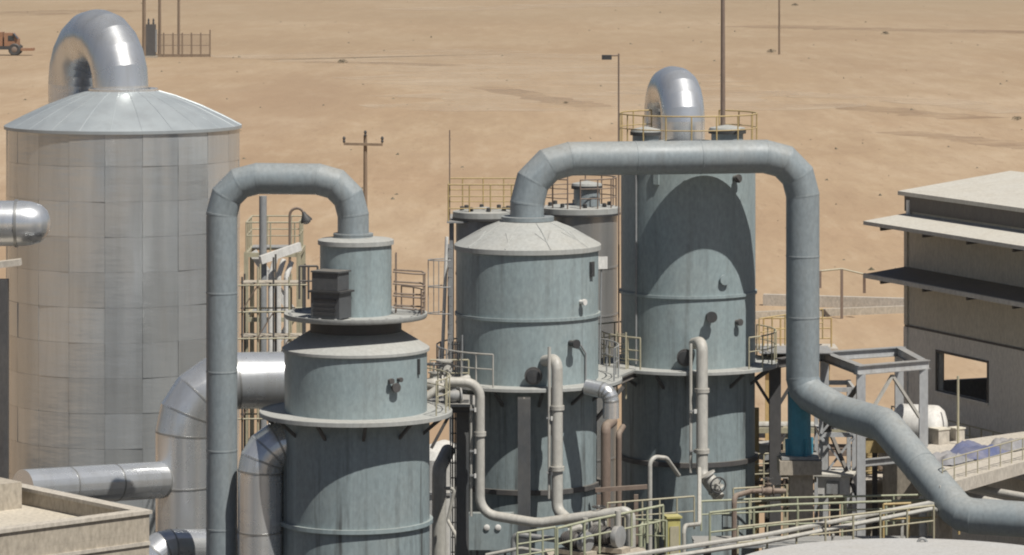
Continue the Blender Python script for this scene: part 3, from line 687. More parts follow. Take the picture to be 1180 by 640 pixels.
# pipe bridge from tower 3 to the frame
br = thing('pipe_bridge', 'dark steel bridge joining the tall tower platform and the frame', 'bridge', (X(895,129),129,0))
zb = Z(415,128.5)
MB().ibeam((C3.x+3.1,127.6,zb), (X(944,130),130,zb-.05), .25, .32, .04).build('beam', 'steel_dark', br); MB().ibeam((C3.x+2.7,130,zb), (X(944,132.5),132.5,zb-.05), .25, .32, .04).build('beam', 'steel_dark', br)
MB().ibeam((X(893,128.4),128.4,0), (X(893,128.4),128.4,zb-.17), .4, .4, .05).build('column', 'steel_dark', br)
for s in (-1, 1): MB().beam((X(893,128.4),128.4,zb-1.8), (X(893,128.4)+s*1.0,128.4+s*.15,zb-.2), .1, .1).build('brace', 'steel_dark', br)
MB().box((X(915,130),130,zb+.185), (2.6,2.2,.03)).build('deck', 'steel_grey', br)
railing('tan railing on the pipe bridge right of the tall tower', [(C3.x+2.6,129.9,zb+.2),(X(948,133.2),133.2,zb+.2)], 'rail_yellow', 1.1, .8, .022)

# platforms and rails between the towers
wk = thing('walkway', 'grey walkway plate between the middle and the tall tower', 'walkway', (X(708,126),126,11.5))
m = MB(); pl = [W(690,449,121.9), W(733,436,126.3), W(724,419,130), W(676,420,128.6)]
for z in (11.52, 11.60):
    for p in pl: m.v.append((p.x, p.y, z+.025))
m.f = [(3,2,1,0),(4,5,6,7),(0,1,5,4),(1,2,6,5),(2,3,7,6),(3,0,4,7)]; m.build('plate', 'roof_grey', wk)
for a, b in ((0,1),(3,2)): MB().ibeam((pl[a].x,pl[a].y+.2,11.42),(pl[b].x,pl[b].y+.2,11.42), .15,.2,.02).build('joist', 'steel_dark', wk)
railing('tan railing on the walkway between the middle and tall towers', [(pl[3].x,pl[3].y-.1,11.64),(pl[2].x,pl[2].y-.1,11.64)], 'rail', 1.25, .6, .022, (.3,.6))
railing('tan railing on the left edge of the tall tower platform', cr(C3, 3.1, 11.62, R(-95), R(-35), 6), 'rail', 1.1, .55, .024, (.3,.6))
railing('grey railing on the right side of the tall tower platform', cr(C3, 3.1, 11.62, R(40), R(125), 8), 'rail', 1.1, .8, .022)
railing('grey railing on the left side of the middle tower platform', cr(C2, 3.1, 11.62, R(-62), R(-150), 8), 'steel_grey', 1.1, .8, .022)
railing('short pale railing on the front of the middle tower platform', cr(C2, 3.1, 11.62, R(-58), R(-22), 4), 'pipe_pale', 1.1, .6, .024)
railing('grey railing at the right back of the middle tower platform', cr(C2, 3.1, 11.62, R(70), R(150), 8), 'steel_grey', 1.1, .8, .022)
railing('thin railing on the right side of the nearest tower platform', cr(C1, 3.02, 11.44, R(60), R(150), 8), 'rail', 1.1, .8, .02)
railing('short railing at the right rim of the flange plate under the drum', cr(C1, 2.2, 14.55, R(75), R(140), 5), 'rust_brown', .7, .6, .02)
ladder('caged ladder on the right side of the capped drum', at(C1, 1.3, R(100), 14.55), 1.9, (1,.0,0), 'rust_brown', False)
hl = thing('ladder_cage', 'three brown cage hoops right of the capped drum', 'ladder cage', at(C1, 1.3, R(95), 14.6))
for i in range(4):
    zc = 14.75 + i*.38; c0 = at(C1, 1.2, R(95), zc)
    MB().tube([c0 + V((0,-.35,0)), c0 + V((.65,-.38,-.06)), c0 + V((.98,-.2,-.09)), c0 + V((1.02,.1,-.09)), c0 + V((.9,.35,-.05)), c0 + V((0,.38,0))], .03, 6).build('hoop', 'rust_brown', hl)
for q in ((.98,-.2),(1.02,.1)): MB().tube([at(C1,1.2,R(95),14.66) + V((q[0],q[1],0)), at(C1,1.2,R(95),15.86) + V((q[0],q[1],-.05))], .02, 6).build('cage_bar', 'rust_brown', hl)
ladder('tall caged ladder on the left side of the middle tower', at(C2, 2.75, R(-72), 11.6), 4.6, at(V((0,0,0)), 1, R(-72), 0), 'steel_grey', True)
MB().tube([at(C2, 2.95, R(-88), 11.0), at(C2, 2.75, R(-88), 16.4)], .06, 8).build('standpipe', 'white_paint', None, label='thin white standpipe along the left side of the middle tower', cat='pipe')
ladder('yellow tan ladder on the left front of the tall tower platform', at(C3, 3.25, R(-48), 10.6), 2.3, at(V((0,0,0)), 1, R(-48), 0), 'rail', False)
sg = thing('sign_board', 'small blank white board at the right rim of the middle tower', 'sign', W(693,312,124.5))
MB().box(W(693,303,124.5), (.42,.05,.42), R(10)).build('panel', 'white_paint', sg); MB().tube([W(693,309,124.55), W(691,420,124.6)], .03, 6).build('post', 'steel_grey', sg)

# support columns
for px, D, lb, wd in ((533,119.6,'dark steel column left of the middle tower',.42),(604,120.2,'dark steel column in front of the middle tower',.42)):
    MB().ibeam((X(px,D),D,0),(X(px,D),D,11.4), wd, wd, .05).build('support_column', 'slate', None, label=lb, cat='column', group='dark steel columns')
# walkway between tower 1 and 2
w2 = thing('walkway', 'cluttered grey walkway between the nearest and middle towers', 'walkway', (X(515,120.5),120.5,11.3))
MB().box((X(517,120.5),120.5,11.3), (2.3,3.0,.08)).build('plate', 'steel_grey', w2)
for s in (-1,1): MB().ibeam((X(517,120.5)-1.15,120.5+s*1.3,11.15),(X(517,120.5)+1.15,120.5+s*1.3,11.15), .15,.2,.02).build('joist', 'steel_dark', w2)
MB().beam((X(497,119.1),119.1,9.9),(X(520,119.1),119.1,11.1), .1,.1).build('brace', 'steel_dark', w2)
railing('grey railing at the back of the walkway between nearest and middle towers', [(X(496,122),122,11.34),(X(540,122),122,11.34)], 'rail', 1.1, .6, .024, (.3,.6))
valve('pale gate valve on the walkway beside the nearest tower', W(500,443,119.6), (1,0,0), .2, group='valves on the walkway')
valve('gate valve with dark wheel standing left of the pale bent pipe', W(522,456,119.4), (1,.2,0), .17, 'steel_grey', group='valves on the walkway')
valve('upright gate valve in the middle of the cluttered walkway', W(512,425,120.6), (0,0,1), .18, group='valves on the walkway')
pipe_run('small_pipe', 'short pale pipe across the cluttered walkway', [W(485,462,119.2), W(506,447,119.3), W(540,436,120.0)], .13, .2, 'pipe_pale', 4, 14, 30)

# ------------------------------------------------------------------ small pipes
pp = 'pipe_pale'
pipe_run('small_pipe', 'pale pipe dropping before the middle tower and running right to the pumps', [W(512,440,118.6), W(553,441,118.6), W(553,592,118.6), W(620,603,118.0), W(727,588,117.4), W(727,690,117.4)], [.16,.16,.16,.16,.16,.16][0], [.5,.6,.9,.25], pp, 6, 18, 30, flanges=[(W(553,500,118.6),(0,0,1))])
MB().tube([W(543,455,118.7), W(543,595,118.7)], .05, 8).build('conduit_pipe', 'pipe_pale', None, label='thin conduit left of the pale bent pipe', cat='pipe')
pipe_run('downpipe', 'pale downpipe on the front of the middle tower', [W(628,416,121.6), W(642,414,120.9), W(642,588,120.4), W(668,612,119.6)], .19, [.3,.4], 'pipe_pale', 6, 18, 30, flanges=[(W(642,470,120.75),(0,0,1)),(W(642,540,120.5),(0,0,1))])
MB().tube([W(633,400,120.9), W(633,575,120.5)], .055, 8).build('conduit_pipe', 'pipe_pale', None, label='thin conduit left of the middle tower downpipe', cat='pipe')
pipe_run('downpipe', 'pale downpipe on the front of the tall tower', [W(800,396,125.9), W(809,394,125.2), W(809,546,124.6), W(829,574,124.0)], .2, [.3,.35], 'pipe_pale', 6, 18, 30, flanges=[(W(809,450,125),(0,0,1)),(W(809,520,124.7),(0,0,1))])
MB().tube([W(796,396,125.3), W(796,545,124.8)], .055, 8).build('conduit_pipe', 'pipe_pale', None, label='thin conduit left of the tall tower downpipe', cat='pipe')
for i, (px, py, D, lb) in enumerate(((549,472,118.6,'small clamp box high on the conduit of the bent pipe'),(549,520,118.6,'small clamp box midway on the conduit of the bent pipe'),(549,548,118.6,'small clamp box low on the conduit of the bent pipe'),(637,482,120.7,'small clamp box high on the middle tower conduit'),(637,545,120.5,'small clamp box low on the middle tower conduit'),(802,474,124.9,'small clamp box high on the tall tower conduit'),(802,520,124.8,'small clamp box low on the tall tower conduit'))):
    p = W(px,py,D); cb = thing('pipe_clamp', lb, 'clamp', p, 'pipe clamps')
    MB().box(p, (.42,.07,.06)).build('bar', 'steel_grey', cb); MB().box(p + V((0,-.06,0)), (.13,.1,.14)).build('bolt_block', 'white_paint', cb)
pipe_run('hook_pipe', 'thin pale hooked pipe left of the tall tower foot', [W(749,700,123), W(749,526,123), W(768,528,123.4), W(782,548,124.2)], .075, [.28,.28], pp, 6, 12, 30)
valve('slanted pale valve at the foot of the tall tower downpipe', W(820,556,123.8), (.5,0,-.8), .2)
pipe_run('riser_pipe', 'rust brown riser pipe between the middle and tall towers', [W(698,700,123.5), W(698,492,123.5), W(706,486,125)], .17, .2, 'rust_brown', 5, 16, 30)
pipe_run('riser_pipe', 'thin brown riser right of the rust brown one', [W(713,700,125), W(713,500,125), W(718,492,126.5)], .1, .15, 'rust_brown', 5, 14, 30)
pipe_run('shiny_elbow', 'small shiny elbow hanging under the walkway between middle and tall towers', [W(676,446,121.4), W(704,452,121), W(704,482,121)], .27, .36, 'bright_duct', 4, 28, 10, seams=sd, cat='duct')
MB().beam(W(683,488,123.6), W(718,446,124.2), .1,.1).build('brace', 'steel_dark', None, label='dark diagonal brace under the walkway plate', cat='brace')
fr = thing('pipe_stand', 'pinkish brown steel stand between the middle and tall tower feet', 'stand', W(715,700,122.6))
MB().beam(W(686,565,122.6), W(746,561,122.6), .12,.14).build('beam', 'rust_brown', fr)
for px in (690, 733): MB().beam(W(px,570,122.6), (X(px,122.6),122.6,0), .14,.14).build('leg', 'rust_brown', fr)
# between tower 1 and 2, low
pipe_run('riser_pipe', 'pale riser pipe between the nearest and middle towers', [W(506,800,122), W(506,540,122), W(516,520,124)], .24, .3, pp, 5, 16, 30)
pipe_run('small_pipe', 'thin crooked pale pipe low between the nearest and middle towers', [W(512,563,121), W(524,563,121), W(516,600,121), W(526,618,120.5), W(526,700,120.5)], .06, .12, pp, 4, 10, 30)
tkk = thing('service_tank', 'low white tank glimpsed behind the gap right of the nearest tower', 'tank', (X(510,133),133,0))
MB().lathe([(1.1,0),(1.1,7.6),(.9,7.9),(.1,8.2)], (X(512,133),133,0), 28, False, True).build('shell', 'white_paint', tkk); ring_band('band', V((X(512,133),133,0)), 6.4, 1.1, 'steel_grey', tkk, .05, .1)

# ------------------------------------------------------------------ near tank roof and rails, bottom right
NTC = V((X(1062,100),100,0)); zr = 9.28
ntk = thing('clarifier_tank', 'round concrete tank with a pale flat roof at the bottom right', 'tank', NTC)
MB().lathe([(5.2,0),(5.2,zr-.02)], NTC, 96).build('wall', 'concrete', ntk); MB().lathe([(5.3,zr-.2),(5.3,zr),(3,zr+.08),(.02,zr+.18)], NTC, 96).build('roof', 'concrete_grey', ntk)
gv = thing('gooseneck_vent', 'small curled gooseneck vent on the round tank roof', 'vent', W(1060,640,104))
g0 = W(1058,632,104.5)
MB().tube([g0 + V((0,0,-.1)), g0 + V((0,0,.15))] + [g0 + V((.12-.12*math.cos(a), 0, .15+.13*math.sin(a))) for a in [math.pi*i/8 for i in range(1,9)]] + [g0 + V((.24,0,.02))], .045, 10).build('pipe', 'steel_grey', gv)
MB().lathe([(.09,-.12),(.09,-.06)], g0, 12, True, True).build('flange', 'steel_grey', gv)

zrl = 6.45
dk = thing('service_deck', 'low grey service deck behind the pale green railing', 'deck', (X(940,121.5),121.5,zrl))
MB().box((X(940,121.8),121.8,zrl-.07), (8.2,1.8,.1)).build('plate', 'steel_grey', dk)
for px in (815, 940, 1060): MB().ibeam((X(px,121.8),121.8,0),(X(px,121.8),121.8,zrl-.12), .25,.25,.03).build('leg', 'steel_dark', dk)
railing('long pale green railing low in front of the blue support', [W(818,630,120.8), W(898,621,120.9), W(1072,615,121)], 'rail_green', 1.12, 1.35, .035, (.42,))
railing('second pale green railing behind the long low one', [W(808,612,123), W(900,608,123.2), W(1085,604,123.5)], 'rail_green', 1.0, 1.5, .03)
for k_, (dy, lb) in enumerate(((0,'upper of two pale parallel pipes slanting up across the low right'),(9,'lower of two pale parallel pipes slanting up across the low right'))):
    pipe_run('service_pipe', lb, [W(640,653+dy,110), W(880,617+dy*.9,114), W(1070+dy*.6,580+dy*.7,118.5), W(1078+dy*.6,582+dy,119.4)], .075, [3,.12], 'pipe_pale', 4, 12, 30, group='parallel slanting pipes')
for px, py, D in ((700,648,111),(790,634,112.5),(880,620,114),(960,605,115.8),(1040,589,117.8)):
    p = W(px, py, D); st = thing('pipe_trestle', {700:'first',790:'second',880:'third',960:'fourth',1040:'fifth'}[px] + ' small trestle from the left under the parallel slanting pipes', 'trestle', (p.x,p.y,0), 'pipe trestles')
    MB().beam((p.x,p.y+.1,0),(p.x,p.y+.1,p.z-.35), .09,.09).build('leg', 'pipe_pale', st); MB().beam((p.x,p.y+.1,p.z-.32),(p.x,p.y-.15,p.z-.32), .07,.07).build('cross_arm', 'pipe_pale', st)
railing('pale green railing around the pumps at the bottom centre', [W(642,650,113), W(680,640,114.5), W(764,622,117)], 'rail_green', 1.1, .8, .035)
railing('pale green railing left of the yellow cabinet', [W(730,638,117.5), W(768,640,116.8)], 'rail_green', 1.1, .5, .03)
railing('yellowish railing right behind the slanting pipes', [W(1018,620,119.8), W(1105,616,120.5)], 'rail_yellow', 1.1, .8, .035)
railing('front yellowish railing beyond the round tank roof', [W(850,648,114), W(960,636,115.5), W(1076,622,117.5)], 'rail', 1.1, 1.1, .03)
railing('yellow railing on the drum platform behind the pipe bend', [W(990,556,132.4), W(1062,551,132.8)], 'rail_yellow', 1.1, .6, .025, (.35,.68))
railing('tan railing right of the tall tower foot', [W(845,600,126), W(905,596,127)], 'rail', 1.1, .7, .028)
yc = thing('yellow_cabinet', 'yellow green cabinet at the foot of the tall tower', 'cabinet', W(775,640,119))
MB().box(W(775,640,119) + V((0,.2,.1)), (.42,.5,2.2), R(12)).build('body', 'yellow_paint', yc); MB().box(W(775,640,119) + V((0,.2,1.24)), (.52,.6,.06), R(12)).build('lid', 'yellow_paint', yc); MB().box(W(775,640,119) + V((.06,-.07,.3)), (.3,.03,1.3), R(12)).build('door', 'rail', yc)
def pump(label, p, rz, s=1.0):
    p = V(p); t = thing('pump', label, 'pump', p, 'pumps'); d = V((math.cos(rz), math.sin(rz), 0)); c = p + V((0,0,.45*s))
    MB().disc_axis(c, d, [(.2*s,0),(.24*s,.04*s),(.24*s,.6*s),(.2*s,.66*s),(.1*s,.7*s)], 18).build('motor', 'steel_dark', t)
    for i in range(6): MB().disc_axis(c + d*(.1+.08*i)*s, d, [(.24*s,-.012*s),(.27*s,-.01*s),(.27*s,.01*s),(.24*s,.012*s)], 18, False, False).build('cooling_fin', 'steel_dark', t)
    MB().disc_axis(c - d*.35*s, d, [(.1*s,0),(.32*s,.03*s),(.34*s,.12*s),(.32*s,.2*s),(.1*s,.24*s),(.06*s,.36*s)], 20).build('volute', 'steel_grey', t)
    MB().tube([c - d*.23*s + V((0,0,.2*s)), c - d*.23*s + V((0,0,.75*s))], .09*s, 12).build('outlet', 'pipe_pale', t)
    MB().box(p + d*.15*s + V((0,0,.08*s)), (1.3*s,.5*s,.14*s), rz).build('base', 'concrete', t)
pump('dark pump at the bottom between the towers, behind the green railing', W(704,636,115.5) , 2.6, 1.1)
pump('second dark pump further left at the bottom, behind the green railing', W(668,640,114.8), 2.4, 1.0)
pd = thing('pump_platform', 'low concrete platform under the two dark pumps', 'platform', (X(690,115.3),115.3,0))
MB().box((X(690,115.4),115.4,Z(638,115.4)-.15), (3.2,2.4,.24), .1).build('slab', 'concrete', pd)
for s in (-1.2, 1.2): MB().box((X(690,115.4)+s,115.4,(Z(638,115.4)-.27)/2), (.4,.4,Z(638,115.4)-.27)).build('leg', 'concrete', pd)
wc = thing('white_cabinet', 'white switch cabinet right of the concrete pier', 'cabinet', W(962,572,127.5))
MB().box(W(962,558,127.5), (1.1,.7,.62), R(-12)).build('body', 'white_paint', wc); MB().box(W(962,546,127.5), (1.4,1.0,.08), R(-12)).build('roof', 'roof_sheet', wc); MB().box(W(962,640,127.5), (.3,.3,3.6)).build('post', 'steel_dark', wc)
MB().box(W(962,560,127.5) + V((-.1,-.38,0)), (.45,.03,.45), R(-12)).build('door', 'steel_grey', wc)
# brown timber stack and rack behind the pier
rk = thing('pipe_rack', 'low tan pipe rack between the tall tower and the blue support', 'pipe rack', W(880,640,132))
for px in (872, 892, 912): MB().beam((X(px,132),132,0), W(px,470 if px < 880 else 530,132), .16,.16).build('post', 'rail_yellow', rk)
for py in (557, 588): MB().beam(W(862,py,131.8), W(960,py-3,131.8), .12,.14).build('beam', 'rust_brown', rk)
for i, py in enumerate((548,579)): MB().tube([W(850,py,132.3), W(985,py-4,132.3)], .12, 12).build('pipe', 'rail', rk)
# pipes at the far right by the terrace
for i, (a, b, lb) in enumerate((((1085,566,123),(1200,590,121.5),'lower pale pipe under the terrace edge at the right border'),((1108,560,124),(1200,576,122.6),'upper pale pipe under the terrace edge at the right border'))):
    pipe_run('service_pipe', lb, [W(*a), W(*b)], .13, .2, 'pipe_pale', 4, 14, 30, group='pipes under the terrace')
# low clutter behind the bend: tan drums and planks
jd = random.Random(5)
lbls = ['left','second','third','fourth','right']
for i in range(5):
    D = 133 + jd.uniform(-.5,1.5); px = 1003 + i*13; py = 545 - i*3
    p = W(px, py, D); t = thing('tan_drum', lbls[i] + 'most of the five tan drums behind the pipe bend' if i in (0,4) else lbls[i] + ' from the left of the five tan drums behind the pipe bend', 'drum', (p.x,p.y,p.z), 'tan drums')
    MB().lathe([(.26,0),(.26,.28),(.28,.3),(.26,.32),(.26,.58),(.28,.6),(.26,.62),(.26,.86)], p, 18, True, False).build('body', ('rail_yellow','rust_brown','concrete')[i%3], t); MB().lathe([(.27,.86),(.27,.9),(.22,.9),(.21,.87),(.02,.87)], p, 18).build('lid', 'rail', t)
pk = thing('drum_platform', 'tan platform carrying the drums behind the pipe bend', 'platform', (X(1030,133.5),133.5,0))
MB().box((X(1030,133.8),133.8,Z(546,133.8)-.06), (4.6,3.2,.1)).build('slab', 'concrete_pale', pk); MB().box((X(1030,133.8),133.8,(Z(546,133.8)-.11)/2), (3.6,2.4,Z(546,133.8)-.11)).build('plinth', 'concrete', pk)

# pipe rack in the yard behind the steel frame
rk2 = thing('pipe_rack', 'long tan pipe rack with stacked pipe levels behind the steel frame', 'pipe rack', (X(970,139),139,0))
for px in (862, 905, 950, 1000, 1048): MB().beam((X(px,139),139,0), (X(px,139),139,Z(492,139)), .18,.18).build('post', 'rail', rk2)
for j_, py in enumerate((496, 522, 548, 575)):
    MB().beam(W(856,py,138.9), W(1056,py+1,138.9), .14,.2).build('beam', ('rail','rust_brown','concrete_pale','rail_yellow')[j_], rk2)
    for q in range(3): MB().tube([W(850,py-6,139.2+q*.4), W(1060,py-5,139.2+q*.4)], (.13,.09,.16)[q], 10).build('pipe', ('pipe_pale','rust_brown','rail','pipe_pale','white_paint')[(j_+q)%5], rk2)
for a_, b_ in ((862,905),(950,1000)): MB().beam((X(a_,138.8),138.8,Z(575,138.8)), (X(b_,138.8),138.8,Z(500,138.8)), .1,.1).build('brace', 'steel_dark', rk2)
jk = random.Random(31)
for q, (px, py, D, mt, lb) in enumerate(((1008,512,131,'rail_yellow','yellow brown tray box highest behind the pipe bend'),(1026,528,131.5,'concrete_pale','pale box beside the tan drums behind the pipe bend'),(884,520,134,'steel_grey','grey box left of the blue support leg'),(1046,556,130,'rust_brown','rust brown box low behind the slanting pipe'))):
    p = W(px,py,D); bxt = thing('equipment_box', lb, 'box', (p.x,p.y,p.z-.3)); MB().box(p, (.7,.6,.55), .3*q).build('body', mt, bxt)
    MB().box(p + V((0,0,.3)), (.8,.7,.05), .3*q).build('lid', 'pipe_pale', bxt); MB().beam(p - V((0,0,.28)), V((p.x,p.y,0)), .18,.18).build('pedestal', 'steel_dark', bxt)
# small bore pipework round the pumps and tower feet
for q, (pts, rr_, mt, lb) in enumerate((
    ([W(655,612,118.5), W(676,606,118.5), W(676,700,118.5)], .09, 'pipe_pale', 'short hooked pale pipe left of the dark pumps'),
    ([W(592,700,119), W(592,616,119), W(640,622,118.2), W(668,628,117.5)], .1, 'steel_grey', 'thin grey pipe low before the middle tower'),
    ([W(560,640,118.2), W(600,632,118), W(652,640,116.8)], .06, 'pipe_pale', 'thin pale pipe at the bottom edge before the middle tower'),
    ([W(738,700,119), W(738,604,119), W(757,600,119.5), W(757,700,119.6)], .07, 'rail_green', 'green looped pipe left of the yellow cabinet'),
    ([W(788,700,120), W(788,606,120), W(806,604,121.5), W(806,540,124)], .07, 'pipe_pale', 'thin pale pipe right of the yellow cabinet'),
    ([W(846,700,122), W(846,572,122), W(866,566,124), W(905,566,124.4)], .09, 'rust_brown', 'thin brown pipe at the right foot of the tall tower'))):
    pipe_run('small_pipe', lb, pts, rr_, .22, mt, 4, 12, 30, group='small bore pipes')
valve('small gate valve on the brown pipe right of the tall tower', W(885,566,124.2), (1,0,0), .13, 'rust_brown')
valve('small gate valve over the dark pumps', W(690,603,117.7), (1,0,.1), .16, 'pipe_pale')
sb_ = thing('switch_box', 'dark teal switch box low on the front of the middle tower', 'box', W(566,625,119.8))
MB().box(W(566,612,119.9), (1.5,.35,1.2)).build('body', 'grey_paint_low', sb_)
for px in (561, 574): MB().disc_axis(W(px,607,119.9) - V((0,.17,0)), (0,-1,0), [(.1,0),(.1,.05),(.06,.07)], 14).build('gauge', 'white_paint', sb_)
for px in (550, 582): MB().beam(W(px,628,119.9), (X(px,119.9),119.9,0), .08,.08).build('leg', 'steel_dark', sb_)

f2_ = thing('steel_frame', 'slim pale braced frame between the blue support and the big steel frame', 'steel frame', (X(965,129.5),129.5,0))
fx = [(X(946,129.5),129.5),(X(984,129.5),129.5),(X(984,129.5),131.5),(X(946,129.5),131.5)]; fz = Z(446,129.5)
for x, y in fx: MB().beam((x,y,0),(x,y,fz), .14,.14).build('column', 'steel_pale', f2_)
for z in (fz-.1, fz-1.7, fz-3.3):
    for a, b in ((0,1),(1,2),(2,3),(3,0)): MB().beam((*fx[a],z),(*fx[b],z), .1,.16).build('beam', 'steel_pale', f2_)
for z in (fz-1.65, fz-3.25):
    MB().beam((fx[0][0],129.42,z),(fx[1][0],129.42,z+1.5), .07,.07).build('brace', 'steel_pale', f2_); MB().beam((fx[1][0],129.34,z),(fx[0][0],129.34,z+1.5), .07,.07).build('brace', 'steel_pale', f2_)
sc_ = thing('scaffold', 'tan tube scaffold behind the pipe arch, left of the capped drum', 'scaffold', (X(315,130),130,0))
pm_ = [X(q,130) for q in (280,298,316,334,350)]; ztop_ = Z(318,130)
for k_, x in enumerate(pm_):
    for y in (129.6, 130.8): MB().tube([(x,y,0),(x,y,ztop_ + .35*((k_*7)%3))], .035, 6).build('standard', 'rail' if k_ % 2 else 'steel_dark', sc_)
for k_ in range(6):
    z = ztop_ - .3 - k_*.95
    for y in (129.55, 130.85): MB().tube([(pm_[0]-.15,y,z),(pm_[-1]+.15,y,z+.02)], .03, 6).build('ledger', 'rail', sc_)
    if k_ % 2 == 0: MB().box(((pm_[0]+pm_[-1])/2,130.2,z+.06), (pm_[-1]-pm_[0],.9,.05)).build('plank', 'concrete', sc_)
    if k_ < 5: MB().tube([(pm_[k_%4],129.5,z-.9),(pm_[k_%4+1],129.5,z)], .025, 6).build('diagonal', 'rust_brown', sc_)
railing('thin green railing left of the pumps at the bottom edge', [W(596,655,114), W(640,648,114.4)], 'rail_green', 1.1, .5, .03, (.35,.68))
railing('pale railing running behind the yellow cabinet', [W(700,618,121.5), W(800,610,122)], 'rail', 1.1, .6, .026)
railing('dense tan railing on the yard walkway behind the concrete pier', [W(850,560,129.6), W(940,556,129.9)], 'rail', 1.1, .5, .026, (.35,.68))
ct = thing('cable_tray', 'grey cable tray climbing between the nearest and middle towers', 'cable tray', W(528,640,122))
for q in (-.2, .2): MB().beam(V((X(526,122.6)+q,122.6,0)), V((X(526,122.6)+q,122.6,13.2)), .04,.1).build('side_rail', 'steel_grey', ct)
for k_ in range(26): MB().beam(V((X(526,122.6)-.2,122.6,.4+k_*.5)), V((X(526,122.6)+.2,122.6,.4+k_*.5)), .03,.04).build('rung', 'steel_grey', ct)
for k_ in range(4): MB().tube([V((X(526,122.6)-.13+k_*.085,122.53,0)), V((X(526,122.6)-.13+k_*.085,122.53,13.0))], .025, 6).build('cable', 'dark_metal', ct)

# ------------------------------------------------------------------ stair tower seen under the arch
stt = thing('stair_tower', 'tan and white steel stair tower seen below the pipe arch', 'stair tower', (X(312,136),136,0))
cs = [(X(286,136),135),(X(346,136),135),(X(346,136),138),(X(286,136),138)]; ztop = Z(288,136)
for x, y in cs: MB().beam((x,y,0),(x,y,ztop), .16,.16).build('column', 'rail', stt)
for i in range(5):
    z = ztop - .1 - i*2.4
    for a, b in ((0,1),(1,2),(2,3),(3,0)): MB().beam((*cs[a],z),(*cs[b],z), .12,.16).build('beam', 'rail', stt)
    MB().box(((cs[0][0]+cs[1][0])/2, 137.4, z+.1), (1.8,1.0,.04)).build('landing', 'steel_grey', stt)
    if i < 4:
        s = 1 if i % 2 else -1; xa, xb = (cs[0][0]+.2, cs[1][0]-.2) if s > 0 else (cs[1][0]-.2, cs[0][0]+.2)
        for yy in (135.2, 136.1): MB().beam((xa,yy,z-2.3),(xb,yy,z+.05), .06,.22).build('stringer', 'white_paint', stt)
        for k_ in range(8): MB().box((xa+(xb-xa)*(k_+.5)/8, 135.65, z-2.3+2.35*(k_+.5)/8), (.26,.86,.04)).build('tread', 'steel_grey', stt)
railing('tan railing on the top of the stair tower', [(*cs[0],ztop),(*cs[1],ztop),(*cs[2],ztop),(*cs[3],ztop)], 'rail', 1.1, .9, .025, closed=True)
MB().tube([(X(303,133.5),133.5,0),(X(303,133.5),133.5,Z(226,133.5))], .14, 12).build('vent_pole', 'steel_grey', None, label='grey vertical vent pole in front of the stair tower', cat='pole')
MB().beam(W(300,300,133), W(346,284,134), .16,.3).build('slanted_beam', 'white_paint', None, label='white slanted beam leaning against the vent pole', cat='beam')
for i, (px, lb) in enumerate(((312,'left white riser pipe beside the vent pole'),(321,'middle white riser pipe beside the vent pole'),(330,'right white riser pipe beside the vent pole'))):
    pipe_run('riser_pipe', lb, [W(px+6,296+i*3,134.2), W(px,318,134), W(px,620,134)], .1, .3, 'white_paint', 4, 12, 30, group='white risers')
railing('dark railing beside the capped drum, left of it', [W(345,345,121), W(366,345,121)], 'steel_dark', 1.1, .3, .03)

# ------------------------------------------------------------------ far things in the desert
def ground_D(py): return CAM_H*FPX/(py - YH)
# utility pole with crossarm
ut = thing('utility_pole', 'wooden utility pole with a crossarm standing in the sand', 'utility pole', (X(421,224),224,0))
MB().tube([(X(421,224),224,0),(X(421,224),224,Z(156,224))], [.17,.11], 10).build('pole', 'creosote', ut)
MB().beam(W(396,166,223.8), W(441,167,223.8), .12,.16).build('crossarm', 'creosote', ut)
for px in (396.5, 421, 440.5): MB().lathe([(.05,0),(.09,.1),(.06,.18),(.1,.28),(.05,.4)], W(px,165 if px!=421 else 158,223.8), 10, True, True).build('insulator', 'dark_metal', ut)
for px, y0, y1, lb, r in ((898,-60,63,'distant bare pole right of the thin mast',.22),):
    D = ground_D(y1); MB().tube([(X(px,D),D,0),(X(px,D),D,Z(y0,D))], [r,r*.7], 8).build('distant_pole', 'creosote', None, label=lb, cat='pole')
# fenced transformer compound
D = ground_D(66); fc = thing('fence', 'distant wire fence of a small compound behind the tank duct', 'fence', (X(210,D),D,0))
xs_ = [X(178,D) + (X(242,D)-X(178,D))*i/6 for i in range(7)]
for i, x in enumerate(xs_): MB().beam((x,D,0),(x,D,5.0 if i != 6 else 5.6), .28,.28).build('post', 'creosote', fc)
for z in (.35, 2.4, 4.6): MB().beam((xs_[0],D,z),(xs_[-1],D,z), .12, .5 if z < 1 else .12).build('rail', 'creosote' if z < 1 else 'rust_brown', fc)
for i in range(6):
    m = MB()
    for k_ in range(1, 8): m.beam((xs_[i]+(xs_[i+1]-xs_[i])*k_/8,D,.3),(xs_[i]+(xs_[i+1]-xs_[i])*k_/8,D,4.6), .05,.05)
    m.build('wire_panel', 'rust_brown', fc)
for px, lb, r in ((166,'first thick distant post left in the fenced compound',.4),(184,'second distant post in the fenced compound',.33),(206,'third distant post in the fenced compound',.3)):
    MB().tube([(X(px,D+6),D+6,0),(X(px,D+6),D+6,22)], [r,r*.8], 8).build('distant_pole', 'creosote', None, label=lb, cat='pole', group='compound posts')
tf = thing('transformer', 'dark distant transformer box at the left end of the fence', 'transformer', (X(174,D-3),D-3,0))
MB().box((X(174,D-3),D-3,3.6), (1.9,1.6,6.4)).build('tank', 'steel_dark', tf); MB().box((X(174,D-3),D-3,.2), (2.6,2.2,.4)).build('plinth', 'concrete', tf)
for s in (-.5,.5): MB().lathe([(.15,0),(.25,.3),(.15,.5),(.22,.8),(.08,1.2)], (X(174,D-3)+s,D-3,6.8), 8, True, True).build('bushing', 'dark_metal', tf)
